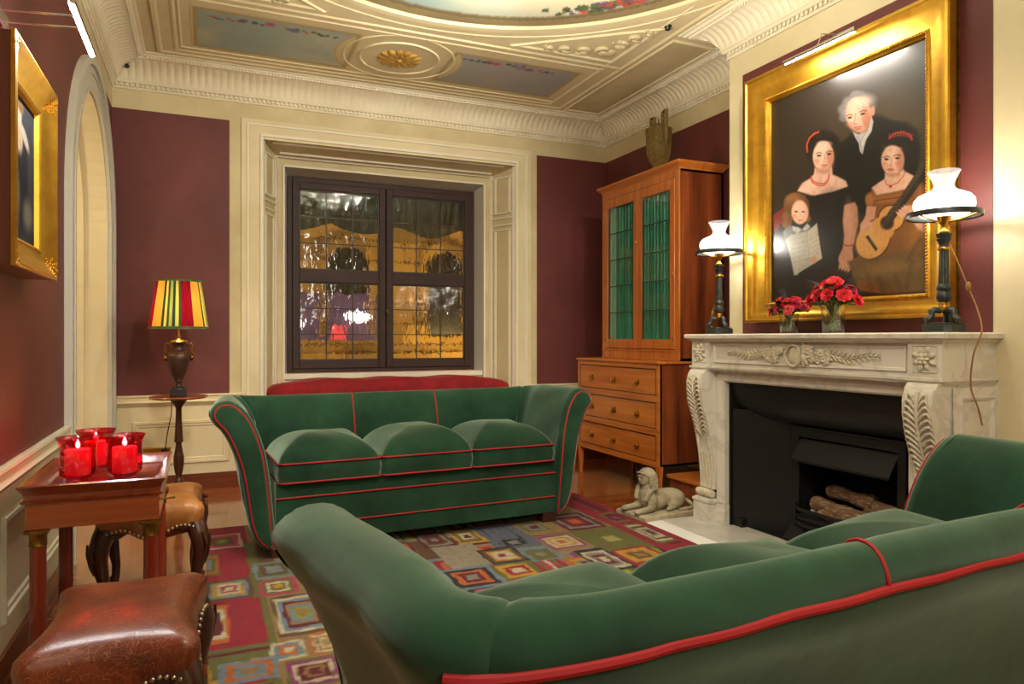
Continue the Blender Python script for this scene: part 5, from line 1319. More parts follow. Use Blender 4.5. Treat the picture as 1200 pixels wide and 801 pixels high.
def picture_light(loc, L_, lab, away, zdrop, em, n_arms=2, sgn=1):
    r = empty('picture_light', loc, lab, 'picture light')
    mb = MB(); mb.tube([(0, -L_ / 2 - .01, 0), (0, L_ / 2 + .01, 0)], .011, 14); mb.build('housing', 'chrome', r)
    mb = MB(); mb.tube([(-.004 * sgn, -L_ / 2, -.006), (-.004 * sgn, L_ / 2, -.006)], .0095, 14); mb.build('light_tube', em, r)
    for y in ((-.05, .05) if n_arms == 2 else (0,)):
        mb = MB(); mb.tube([(0, y, .008), (-.03 * sgn, y, .02 + zdrop * .6), (-away * sgn, y, .004 + zdrop)], .0035, 8); mb.build('arm', 'chrome', r)
    mb = MB(); mb.box(*sorted((-away * sgn, (-away + .012) * sgn)), -.07, .07, -.015 + zdrop, .025 + zdrop); mb.build('wall_bracket', 'chrome', r, bevel=.002)
    return r
picture_light((-.377, 2.79, 2.20), .44, 'bright white tube picture light on thin arms above the left-hand painting', .24, 0, 'tube')
picture_light((2.98, 2.80, 2.693), .46, 'slim chrome picture light above the large gilt-framed portrait', .195, .09, 'tubew', 1, -1)
pt = pt_light('picture_light_beam', (-.377, 2.79, 2.185), 16, (.95, .96, 1), .05)
bpy.data.lights.remove(pt.data)
def area(name, loc, rot, sx, sy, e, col):
    l = bpy.data.lights.new(name, 'AREA'); l.shape = 'RECTANGLE'; l.size = sx; l.size_y = sy; l.energy = e; l.color = col
    o = bpy.data.objects.new(name, l); C.objects.link(o); o.location = loc; o.rotation_euler = rot; return o
area('picture_light_beam', (-.385, 2.79, 2.183), (0, math.radians(10), 0), .03, .44, 7, (.96, .97, 1))
area('picture_light_beam', (2.965, 2.80, 2.676), (0, math.radians(-32), 0), .03, .44, 5, (1, .93, .82))

# ================================================================== PORTRAIT
pf = empty('framed_portrait', (XB, 2.82, 1.995), 'large gilt-framed portrait of four people, one with a guitar, above the fireplace', 'painting')
ay0, ay1, az0, az1 = 2.155 - 2.82, 3.485 - 2.82, 1.246 - 1.995, 2.748 - 1.995
cvr = lambda a, z, d: (-d, a, z)
mb = MB(); mb.box(-.012, 0, ay0 + .004, ay1 - .004, az0 + .004, az1 - .004); mb.build('frame_case', 'giltdark', pf, smooth=0)
FF = (.92, .98, .72, 1.02)
mb = MB(); gilt_frame(mb, ay0, ay1, az0, az1, [(0, .04), (0, .082), (.006, .090), (.020, .092), (.026, .084), (.04, .080), (.07, .066), (.10, .056), (.135, .046), (.143, .052), (.150, .052), (.154, .040), (.163, .034), (.168, .015)], cvr, FF)
fo = mb.build('frame', 'gilt', pf, smooth=30)
mb = MB(); e = .1465
def beads(p, q, n):
    for k in range(n): t_ = (k + .5) / n; mb.sphere((p[0] + (q[0] - p[0]) * t_, p[1] + (q[1] - p[1]) * t_, p[2] + (q[2] - p[2]) * t_), .0065, 6, 4)
y0_, y1_, z0_, z1_ = ay0 + e * FF[0], ay1 - e * FF[1], az0 + e * FF[2], az1 - e * FF[3]
c4 = [(-.053, y0_, z0_), (-.053, y1_, z0_), (-.053, y1_, z1_), (-.053, y0_, z1_)]
for i in range(4): p, q = c4[i], c4[(i + 1) % 4]; beads(p, q, int((Vector(q) - Vector(p)).length / .0155))
mb.build('bead_border', 'gilt', fo)
CW, CH = 1.005, 1.24; P = Paint(CW, CH, 330, (40, 33, 27))
for q in PORTRAIT:
    if q[0] == 'p': P.poly(q[1], q[2], q[3], q[4])
    elif q[0] == 'l': P.line(q[1], q[2] * .55, q[3], q[4], q[5])
    else: P.ell(*q[1:7], q[7], q[8], q[9])
P.mix(np.abs(P.noise(40, 1, 6)) * .35, (20, 16, 14), .5); P.a *= np.array([.86, .80, .76])
paint_mesh('canvas', P.nu, P.nv, lambda u, v: (-.020, 3.327 - 2.82 - u * 1.025, 1.352 - 1.995 + v * 1.232), P.lin(), 'canvas', pf)
# ================================================================== CHEST OF DRAWERS
CX0, CX1, CY0, CY1 = 2.95, 3.53, 4.19, 5.375
ch = empty('chest_of_drawers', ((CX0 + CX1) / 2, (CY0 + CY1) / 2, 0), 'cherrywood chest of three drawers with round brass pulls, standing under the glazed cupboard', 'chest of drawers')
O = (-(CX0 + CX1) / 2, -(CY0 + CY1) / 2, 0)
mb = MB(); mb.box(CX0 + .012, CX1, CY0, CY0 + .03, .235, .965); mb.box(CX0 + .012, CX1, CY1 - .03, CY1, .235, .965); mb.box(CX0 + .03, CX1, CY0, CY1, .235, .25); mb.box(CX1 - .02, CX1, CY0, CY1, .235, .965)
mb.build('carcass', 'cherrys', ch, O, smooth=0)
mb = MB(); st = .035
mb.box(CX0, CX0 + .03, CY0, CY0 + st, .235, .965); mb.box(CX0, CX0 + .03, CY1 - st, CY1, .235, .965)
for z0, z1 in ((.930, .965), (.690, .738), (.455, .500), (.225, .268)): mb.box(CX0, CX0 + .03, CY0 + st, CY1 - st, z0, z1)
mb.build('front_rails', 'cherry', ch, O, smooth=0, bevel=.002)
mb = MB(); mb.box(CX0 - .012, CX1 + .005, CY0 - .012, CY1 + .01, .965, .982); mb.build('top', 'cherry', ch, O, smooth=0, bevel=.003)
for z0, z1 in ((.740, .928), (.502, .688), (.270, .453)):
    mb = MB(); mb.box(CX0 + .004, CX0 + .022, CY0 + st + .003, CY1 - st - .003, z0 + .001, z1 - .001)
    d = mb.build('drawer', 'cherry', ch, O, smooth=0, bevel=.002)
    mb = MB()
    a, b = CY0 + st + .003, CY1 - st - .003
    for q in ((a, b, z0 + .001, z0 + .006), (a, b, z1 - .006, z1 - .001), (a, a + .005, z0, z1), (b - .005, b, z0, z1)): mb.box(CX0 + .001, CX0 + .006, *q)
    mb.build('cock_beading', 'darkwood', d, smooth=0)
    for yy in (4.463, 4.79, 5.135):
        zz = (z0 + z1) / 2 - .008; mb = MB()
        mb.lathe([(.026, 0), (.026, .003), (.022, .005), (.008, .007), (.007, .014), (.016, .019), (.017, .024), (.010, .028)], (0, 0, 0), 20)
        mb.v = [(CX0 + .004 - z, yy + x * 1.15, zz + y) for x, y, z in mb.v]; mb.build('drawer_pull', 'brass', d, smooth=50)
for y in (CY0 + .02, CY1 - .02):
    for x in (CX0 + .02, CX1 - .03):
        mb = MB(); mb.rings([[(x + a * w, y + b * w, z) for a, b in ((-1, -1), (1, -1), (1, 1), (-1, 1))] for w, z in ((.011, 0), (.02, .24))]); mb.build('leg', 'cherryv', ch, O, smooth=0)
# ================================================================== UPPER CUPBOARD
UX0, UX1, UY0, UY1, UZ0, UZ1 = 3.126, 3.52, 4.19, 5.262, .984, 2.405
cb = empty('display_cabinet', ((UX0 + UX1) / 2, (UY0 + UY1) / 2, UZ0), 'tall glazed cherrywood cupboard with green curtains inside, standing on the chest of drawers', 'cabinet')
O = (-(UX0 + UX1) / 2, -(UY0 + UY1) / 2, -UZ0)
mb = MB(); mb.box(UX0 + .012, UX1, UY0, UY0 + .022, UZ0, UZ1 - .03); mb.box(UX0 + .012, UX1, UY1 - .022, UY1, UZ0, UZ1 - .03); mb.box(UX1 - .015, UX1, UY0, UY1, UZ0, UZ1 - .03); mb.box(UX0 + .012, UX1, UY0, UY1, UZ0, UZ0 + .02); mb.box(UX0 + .012, UX1, UY0, UY1, UZ1 - .05, UZ1 - .03)
mb.build('carcass', 'cherrys', cb, O, smooth=0)
mb = MB(); mb.box(UX0, UX0 + .02, UY0, UY0 + .045, UZ0, UZ1 - .03); mb.box(UX0, UX0 + .02, UY1 - .045, UY1, UZ0, UZ1 - .03); mb.box(UX0, UX0 + .02, UY0 + .045, UY1 - .045, UZ0, 1.065); mb.box(UX0, UX0 + .02, UY0 + .045, UY1 - .045, 2.315, UZ1 - .03)
mb.box(UX0 - .008, UX0, UY0 - .004, UY1, UZ0, UZ0 + .012); mb.box(UX0 - .006, UX0, UY0, UY1, 1.052, 1.062)
mb.build('face_frame', 'cherryv', cb, O, smooth=0, bevel=.002)
mb = MB(); frus(mb, UX0, UX1, UY0, UY1, [(0, UZ1 - .034), (.004, UZ1 - .030), (.006, UZ1 - .022), (.020, UZ1 - .008), (.034, UZ1 + .008), (.036, UZ1 + .022), (.030, UZ1 + .025)]); mb.f.append((len(mb.v) - 4, len(mb.v) - 3, len(mb.v) - 2, len(mb.v) - 1)); mb.mi.append(0)
mb.build('cornice', 'cherry', cb, O, smooth=25)
YM = 4.715
for (a, b, nm) in ((UY0 + .048, YM - .003, 0), (YM + .003, UY1 - .048, 1)):
    z0, z1 = 1.069, 2.312; so, si = .058, .058
    mb = MB(); x0, x1 = UX0 - .006, UX0 + .014
    mb.box(x0, x1, a, a + so, z0, z1); mb.box(x0, x1, b - si, b, z0, z1); mb.box(x0, x1, a + so, b - si, z0, z0 + .072); mb.box(x0, x1, a + so, b - si, z1 - .075, z1)
    dr = mb.build('door', 'cherryv', cb, O, smooth=0, bevel=.003)
    ga, gb, gz0, gz1 = a + so, b - si, z0 + .072, z1 - .075
    mb = MB(); mb.box(UX0 + .002, UX0 + .005, ga, gb, gz0, gz1); mb.build('glass_pane', 'cabglass', dr, smooth=0)
    mb = MB()
    for k in range(1, 5): z = gz0 + (gz1 - gz0) * k / 5; mb.box(UX0 - .002, UX0 + .002, ga, gb, z - .003, z + .003)
    mb.box(UX0 - .004, UX0 + .004, ga, ga + .006, gz0, gz1); mb.box(UX0 - .004, UX0 + .004, gb - .006, gb, gz0, gz1)
    for k in (1, 2): y = ga + (gb - ga) * k / 3; mb.box(UX0 - .0015, UX0 + .002, y - .0015, y + .0015, gz0, gz1)
    mb.build('glazing_bars', 'lead', dr, smooth=0)
    mb = MB(); mb.grid(lambda u, v: (UX0 + .034 + .016 * math.sin(u * 2 * PI * 9 + .8 * math.sin(v * 3)) + .005 * math.sin(u * 57 + v), ga - .01 + (gb - ga + .02) * u, gz0 - .02 + (gz1 - gz0 + .04) * v), 176, 12); mb.build('curtain', 'curtain', dr, smooth=80)
    for z in (1.14, 1.62, 2.20):
        yh = a + .012 if nm == 0 else b - .012; mb = MB(); mb.tube([(UX0 - .009, yh, z - .014), (UX0 - .009, yh, z + .014)], .005, 8); mb.build('hinge', 'oldbrass', dr)
    yk = b - .022 if nm == 0 else a + .022
    if nm == 0:
        for z in (1.90, 1.36):
            mb = MB(); mb.lathe([(.011, 0), (.011, .003), (.006, .004)], (0, 0, 0), 14); mb.v = [(UX0 - .006 - zz, yk + x * .9, z + y * 1.7) for x, y, zz in mb.v]; mb.build('escutcheon', 'brass', dr)
        mb = MB(); mb.tube([(UX0 - .008, yk, 1.90), (UX0 - .035, yk, 1.90)], .003, 8); mb.tube([(UX0 - .035 + .006 * math.cos(t) , yk, 1.90 + .009 * math.sin(t)) for t in [k * PI / 5 for k in range(10)]], .002, 6, closed=True); mb.build('key', 'brass', dr)
# wicker urn on top
wu = empty('wicker_urn', (3.33, 4.73, UZ1 + .024), 'tall lidded wicker urn with square handles on top of the cupboard', 'urn')
mb = MB(); pr = [(.048, 0), (.044, .02), (.040, .05), (.041, .09), (.054, .115), (.078, .15), (.088, .20), (.092, .26), (.094, .32), (.098, .37), (.100, .392), (.094, .396)]
mb.lathe(pr, (0, 0, 0), 96, fn=lambda a, z: 1 + .02 * math.sin(a * 24) * math.sin(z * 300))
bd = mb.build('body', 'wicker', wu, smooth=60)
mb = MB()
for k in range(24):
    a = 2 * PI * k / 24; mb.tube([(r * 1.03 * math.cos(a), r * 1.03 * math.sin(a), z) for r, z in pr[:-1]], .0042, 5)
for k in range(40):
    z = .008 + k * .0096
    r = np.interp(z, [p[1] for p in pr], [p[0] for p in pr]); mb.tube([((r * 1.02 + .002 * math.sin(12 * a)) * math.cos(a), (r * 1.02 + .002 * math.sin(12 * a)) * math.sin(a), z) for a in [2 * PI * j / 48 for j in range(48)]], .0026 if k % 9 else .006, 4, closed=True)
mb.build('cane_weave', 'wicker', bd, smooth=60)
mb = MB(); mb.lathe([(.100, .392), (.085, .402), (.05, .420), (.02, .436), (.006, .442), (.005, .46), (.009, .466), (.003, .474)], (0, 0, 0), 32); mb.build('lid', 'wicker', wu, smooth=50)
for sg in (-1, 1):
    mb = MB()
    hp = bez([(0, sg * y, z) for y, z in ((.068, .39), (.068, .492), (.074, .503), (.122, .510), (.130, .502), (.130, .38), (.124, .28), (.096, .23))], 6)
    mb.tube(hp, .0065, 6)
    for dx in (-.010, .010): mb.tube([p + Vector((dx, 0, 0)) for p in hp], .0048, 6)
    mb.tube([(0, sg * .068, .448), (0, sg * .130, .452)], .008, 6)
    mb.build('handle', 'wicker', wu, smooth=60, rot=None)
wu.rotation_euler = (0, 0, math.radians(-8))
# low wooden box beside the fireplace
lb = empty('low_wooden_box', (3.27, 3.95, 0), 'low reddish wooden box on the floor between the chest of drawers and the fireplace', 'box')
mb = MB(); mb.box(-.255, .27, -.22, .20, 0, .165); mb.build('body', 'cherrys', lb, smooth=0, bevel=.003)
mb = MB(); mb.box(-.27, .28, -.225, .215, .165, .19); mb.build('lid', 'cherry', lb, smooth=0, bevel=.004)

# ================================================================== FIREPLACE
fp = empty('marble_fireplace', (3.0, 2.83, 0), 'carved pale marble fireplace surround with leafy brackets and a flower frieze', 'fireplace')
O = (-3.0, -2.83, 0)
def outl(y0, y1, x, chamf=0): return [(x, y0), (x, y1), (XB, y1), (XB, y0)]
mb = MB(); L_ = []
for d, z in ((.0, 1.128), (.010, 1.132), (.014, 1.140), (.026, 1.146), (.034, 1.150), (.036, 1.168), (.030, 1.175)): L_.append([(2.83 - d, 2.003 - d, z), (2.83 - d, 3.66 + d, z), (XB, 3.66 + d, z), (XB, 2.003 - d, z)])
mb.rings(L_); mb.build('mantel_shelf', 'marble', fp, O, smooth=20)
mb = MB()
mb.box(2.853, XB, 2.15, 3.51, .985, 1.128)
for y0, y1 in ((2.003, 2.16), (3.505, 3.66)): mb.box(2.83, XB, y0, y1, .985, 1.128)
for d, z0, z1 in ((.012, .966, .980), (.004, .955, .966)): mb.box(2.83 - d, XB, 2.003 - d, 2.16 + d, z0, z1); mb.box(2.83 - d, XB, 3.505 - d, 3.66 + d, z0, z1); mb.box(2.853 - d, XB, 2.1, 3.6, z0, z1)
mb.box(2.831, XB, 2.004, 2.159, .975, .99); mb.box(2.831, XB, 3.506, 3.659, .975, .99); mb.box(2.854, XB, 2.1, 3.55, .975, .99)
wall_frame(mb, (2.853, 3.51), (2.853, 2.15), (-1, 0), .03, 1.33, 1.0, 1.118, .018, .008)
fz = mb.build('frieze', 'marble', fp, O, smooth=20)
# carvings
mb = MB(); cyc, czc = 2.83, 1.058; X0 = 2.849; rc = random.Random(5)
def leafb(y, z, ln, wd, ang, h=.010, x=X0):
    mb.sphere((x, y, z), 1, 8, 6, (h, ln, wd), rot=Matrix.Rotation(ang, 3, 'X'))
leafb(cyc, czc, .045, .055, 0, .012)
mb.tube([(X0 - .012, cyc + .052 * math.cos(t) * (1 + .12 * math.cos(3 * t)), czc + .056 * math.sin(t)) for t in [k * PI / 12 for k in range(24)]], .007, 6, closed=True)
for sg in (-1, 1):
    for k in range(34):
        t_ = rc.random() ** 1.1; y = cyc + sg * (.065 + .17 * t_); z = czc + rc.uniform(-.05, .045) * (1 - .55 * t_)
        r_ = rc.uniform(.010, .021) * (1 - .4 * t_); mb.sphere((X0 - .004, y, z), r_, 8, 6, (.9, 1, 1))
        if k % 3 == 0:
            for q in range(5): a = q * 1.256; mb.sphere((X0 - .008, y + r_ * 1.1 * math.cos(a), z + r_ * 1.1 * math.sin(a)), r_ * .6, 6, 4)
    for k in range(13):
        t_ = k / 12; y = cyc + sg * (.17 + .33 * t_); z = czc + .010 * math.sin(t_ * 9); s_ = 1 - .55 * t_
        leafb(y + sg * .008, z + .020 * s_, .026 * s_, .008 * s_, sg * .75, .008); leafb(y + sg * .008, z - .020 * s_, .026 * s_, .008 * s_, -sg * .75, .008)
    mb.tube([(X0 - .003, cyc + sg * (.12 + .40 * k / 14), czc + .010 * math.sin(k / 14 * 9)) for k in range(15)], [.005 - .0002 * k for k in range(15)], 6)
for yr in (2.081, 3.583):
    zr = 1.060
    for k in range(8):
        a = k * PI / 4 + PI / 8; rr_ = .036 if k % 2 else .042; leafb(yr + rr_ * math.cos(a), zr + rr_ * math.sin(a), .020, .011, a, .012, 2.828)
    for k in range(6): a = k * PI / 3; leafb(yr + .018 * math.cos(a), zr + .018 * math.sin(a), .013, .008, a, .016, 2.826)
    mb.sphere((2.818, yr, zr), .009, 8, 6)
    mb.tube([(2.828, yr + sy * .056, zr + sz * .056) for sy, sz in ((-1, -1), (1, -1), (1, 1), (-1, 1))], .003, 4, closed=True)
mb.build('carving', 'carve', fz, (0, 0, 0), smooth=60)
# brackets (legs)
prof_leg = [(.955, 2.815), (.93, 2.795), (.88, 2.782), (.82, 2.782), (.76, 2.792), (.70, 2.808), (.62, 2.832), (.54, 2.852), (.44, 2.870), (.34, 2.882), (.25, 2.888), (.215, 2.884)]
for yc in (3.583, 2.081):
    hw = .072
    mb = MB(); mb.rings([[(2.84, yc - .078, z), (2.84, yc + .078, z), (XB, yc + .078, z), (XB, yc - .078, z)] for z in (0.012, .128)]); mb.box(2.846, XB, yc - .073, yc + .073, .128, .134); mb.box(2.836, XB, yc - .083, yc + .083, .134, .150)
    mb.box(2.848, XB, yc - .07, yc + .07, .15, .16)
    n = len(prof_leg); vs = []
    for z, x in prof_leg: w_ = hw * (1 - .06 * (1 - (z - .2) / .75)); vs += [(x, yc - w_, z), (x, yc + w_, z), (XB, yc + w_, z), (XB, yc - w_, z)]
    mb.add(vs, [(4 * i + j, 4 * i + (j + 1) % 4, 4 * i + 4 + (j + 1) % 4, 4 * i + 4 + j) for i in range(n - 1) for j in range(4)] + [(3, 2, 1, 0), (4 * n - 4, 4 * n - 3, 4 * n - 2, 4 * n - 1)])
    lg = mb.build('bracket_leg', 'marble', fp, O, smooth=40)
    mb = MB()
    for k in range(5):   # flutes ribs and foot reeds
        y = yc - .052 + .026 * k; mb.tube([(x - .001, y, z) for z, x in prof_leg if z < (.60 if k in (0, 4) else .52)], [.009] * len([1 for z, x in prof_leg if z < (.60 if k in (0, 4) else .52)]), 8)
        mb.sphere((2.872, y, .188), 1, 10, 8, (.026, .016, .026))
    mb.tube([(2.872, yc - .07, .188), (2.872, yc + .07, .188)], .022, 12)
    for sy in (-1, 1): mb.tube([(np.interp(z, [p[0] for p in prof_leg[::-1]], [p[1] for p in prof_leg[::-1]]) + .004, yc + sy * .066, z) for z in np.linspace(.24, .93, 24)], .006, 6)
    # acanthus
    def px(z): return float(np.interp(z, [p[0] for p in prof_leg[::-1]], [p[1] for p in prof_leg[::-1]]))
    mb.tube([(px(z) - .006, yc, z) for z in np.linspace(.54, .92, 20)], [.004 + .006 * k / 19 for k in range(20)], 8)
    for k in range(13):
        z = .56 + .027 * k; w_ = .026 + .030 * math.sin(PI * (k + 1.5) / 15)
        for sy in (-1, 1):
            pts = [(px(min(.955, z + dz)) - .003 - hh, yc + sy * (.004 + w_ * t_), z + dz) for t_, dz, hh in ((0, -.012, .0), (.3, .006, .005), (.65, .022, .007), (.95, .028, .005), (1.08, .016, .002), (1.10, .004, .0))]
            mb.tube(pts, [.004, .0062, .0068, .006, .0048, .002], 7)
            mb.tube([(px(z) - .008, yc + sy * .004, z - .012), (px(z) - .010, yc + sy * w_ * .5, z + .016)], [.0015, .003], 5)
    mb.build('acanthus', 'carve', lg, (0, 0, 0), smooth=60)
# side return panel on the near side
mb = MB(); mb.box(2.90, XB, 1.995, 2.003, .16, .94); wall_frame(mb, (2.90, 1.995), (XB, 1.995), (0, -1), .03, .25, .2, .90, .02, .010); mb.build('side_panel', 'marble', fp, O, smooth=20)
# slip surround
mb = MB(); mb.box(2.905, XB, 3.445, 3.515, 0.012, .955); mb.box(2.905, XB, 2.15, 2.215, .012, .955); mb.box(2.905, XB, 2.215, 3.445, .885, .955)
mb.box(2.898, 2.905, 3.452, 3.51, .14, .892); mb.box(2.898, 2.905, 2.16, 3.51, .892, .93)
mb.box(2.899, XB, 3.441, 3.516, .0125, .135); mb.build('inner_surround', 'marble', fp, O, smooth=0, bevel=.003)
# hearth
hb = MB(); hb.box(2.62, 3.0, 1.9, 3.70, 0, .013); hb.box(2.50, 2.62, 1.9, 3.70, 0, .012, 1)
tag(hb.build('hearth_slab', ['marblefloor', 'whitemarble'], smooth=0), 'pale marble hearth slab with a white front strip between the rug and the fireplace', 'hearth')
# iron register
ir = empty('iron_fire_insert', (3.1, 2.83, 0), 'black cast iron fireplace lining with a framed firebox, hood and grate bars', 'fireplace insert')
O = (-3.1, -2.83, 0)
mb = MB(); xb = 3.30
def q4(p): mb.add(p, [(0, 1, 2, 3)])
IY0, IY1 = 2.36, 3.08; XI = 3.11
P0 = (2.95, FY1 - .004); P1 = (XI, IY1 + .02); Q0 = (2.95, FY0 + .004); Q1 = (XI, IY0 - .02)
q4([(*P0, 0), (*P1, 0), (*P1, .72), (*P0, .72)]); q4([(*Q0, 0), (*Q0, .72), (*Q1, .72), (*Q1, 0)])
# arched hood rising to the opening
n = 14
for k in range(n):
    a0, a1 = PI / 2 * k / n, PI / 2 * (k + 1) / n
    f = lambda a: (XI - .16 * math.sin(a) * 1.0, .66 + .22 * (1 - math.cos(a)) * 1.0)
    q4([(f(a0)[0], FY0, f(a0)[1]), (f(a1)[0], FY0, f(a1)[1]), (f(a1)[0], FY1, f(a1)[1]), (f(a0)[0], FY1, f(a0)[1])])
q4([(*P0, .72), (P1[0], P1[1], .66), (P1[0], FY1, .66), (2.95, FY1 - .003, .885)])
q4([(XI, FY0, .0), (XI, IY0, 0), (XI, IY0, .66), (XI, FY0, .66)]); q4([(XI, IY1, 0), (XI, FY1, 0), (XI, FY1, .66), (XI, IY1, .66)]); q4([(XI, IY0, .63), (XI, IY1, .63), (XI, IY1, .67), (XI, IY0, .67)])
q4([(2.90, FY0, .008), (2.90, FY1, .008), (XI, FY1, .008), (XI, FY0, .008)])
mb.box(2.93, 2.95, FY0, FY1, .875, .95)
mb.box(2.94, XI, FY1 - .02, FY1, 0, .95); mb.box(2.94, XI, FY0, FY0 + .02, 0, .95)
mb.box(2.955, 3.12, FY1 - .10, FY1 - .0, 0.0, .06)
mb.build('lining', 'iron', ir, O, smooth=30)
mb = MB(); mb.tube([(3.02 - .03 * math.sin(t), 3.10 + .24 * math.cos(t), .60 + .24 * math.sin(t)) for t in [PI / 2 * k / 12 for k in range(13)]], .007, 6); mb.build('arched_rib', 'iron', ir, O)
mb = MB(); t_ = .05
mb.box(XI - .03, XI - .002, IY0, IY0 + t_, .05, .595); mb.box(XI - .03, XI - .002, IY1 - t_, IY1, .05, .595); mb.box(XI - .03, XI, IY0, IY1, .595, .645); mb.box(XI - .04, XI, IY0 - .01, IY1 + .01, .645, .655)
mb.build('firebox_frame', 'iron', ir, O, smooth=0, bevel=.004)
mb = MB(); mb.add([(XI - .012, IY0 + t_, .585), (XI - .012, IY1 - t_, .585), (XI - .085, IY1 - t_, .475), (XI - .085, IY0 + t_, .475), (XI - .085, IY0 + t_, .462), (XI - .085, IY1 - t_, .462), (XI, IY1 - t_, .56), (XI, IY0 + t_, .56)], [(0, 1, 2, 3), (3, 2, 5, 4), (4, 5, 6, 7), (0, 3, 4, 7), (1, 6, 5, 2)])
mb.build('hood', 'iron', ir, O, smooth=0)
mb = MB(); mb.box(XI + .33, XI + .35, IY0, IY1, .05, .66); mb.box(XI, XI + .35, IY0 + .0, IY0 + .02, .05, .66); mb.box(XI, XI + .35, IY1 - .02, IY1, .05, .66); mb.box(XI, XI + .35, IY0, IY1, .64, .66); mb.box(XI - .04, XI + .35, IY0 + .02, IY1 - .02, .05, .16)
mb.build('firebox', 'firebrick', ir, O, smooth=0)
mb = MB()
for k, z in enumerate((.115, .155, .20)): mb.tube([(XI - .03, IY1 - .03, z), (XI - .07 - .005 * k, IY1 - .10, z), (XI - .085, 2.72, z), (XI - .07 - .005 * k, IY0 + .10, z), (XI - .03, IY0 + .03, z)], .0095, 8)
mb.add([(XI - .03, IY0, .02), (XI - .03, IY1, .02), (XI - .03, IY1, .10), (XI - .03, IY0, .10), (XI - .10, IY0, .02), (XI - .10, IY1, .02)], [(0, 4, 5, 1), (4, 3, 2, 5)])
for y in (IY0 + .03, IY1 - .03): mb.box(XI - .045, XI - .02, y - .012, y + .012, .03, .215)
mb.build('grate_bars', 'iron', ir, O, smooth=50)
# logs
rl = random.Random(3)
def log(p, q, r, lab, rest=None):
    p, q = Vector(p), Vector(q); n = 13; pts = []; rs = []
    side = (q - p).cross(Vector((0, 0, 1))).normalized()
    for k in range(n): t_ = k / (n - 1); pts.append(p.lerp(q, t_) + side * .008 * math.sin(t_ * 5 + r * 90) + Vector((0, 0, .005 * math.sin(t_ * 7)))); rs.append(r * (1 + .14 * math.sin(t_ * 9 + p.y * 30) + rl.uniform(-.05, .05)) * (.86 if k in (0, n - 1) else 1))
    mb = MB(); c = (p + q) / 2; mb.tube([x - c for x in pts], rs, 14)
    mb.v = [tuple(Vector(v) * (1 + rl.uniform(-.0, .0)) + Vector((rl.uniform(-.003, .003), rl.uniform(-.003, .003), rl.uniform(-.003, .003)))) for v in mb.v]
    return tag(mb.build('fire_log', 'log', loc=tuple(c), smooth=50), lab, 'log', 'ceramic logs in the grate')
log((3.15, 2.985, 0.220), (3.12, 2.62, 0.215), .040, 'fire log lying lowest at the front left of the grate, with a pale broken end')
log((3.22, 2.94, 0.290), (3.18, 2.60, 0.297), .036, 'fire log lying across the top left of the heap')
log((3.10, 2.70, 0.200), (3.22, 2.42, 0.210), .042, 'fire log low at the right front of the grate, beside the frame')
log((3.13, 2.58, 0.280), (3.17, 2.41, 0.270), .038, 'short rounded fire log resting at the right end of the heap')
log((3.26, 2.72, 0.260), (3.16, 2.60, 0.260), .034, 'short dark fire log wedged in the middle of the heap')
log((3.10, 2.90, 0.185), (3.10, 2.74, 0.185), .024, 'thin fire log at the bottom behind the grate bars')
mb = MB(); ra = random.Random(9)
for k in range(70): mb.sphere((ra.uniform(3.08, 3.25), ra.uniform(2.42, 2.98), .165 + ra.uniform(0, .022)), ra.uniform(.008, .02), 6, 4, (1, 1, .6))
tag(mb.build('ember_bed', 'ash'), 'bed of pale ash and ember pieces under the logs', 'embers', kind='stuff')

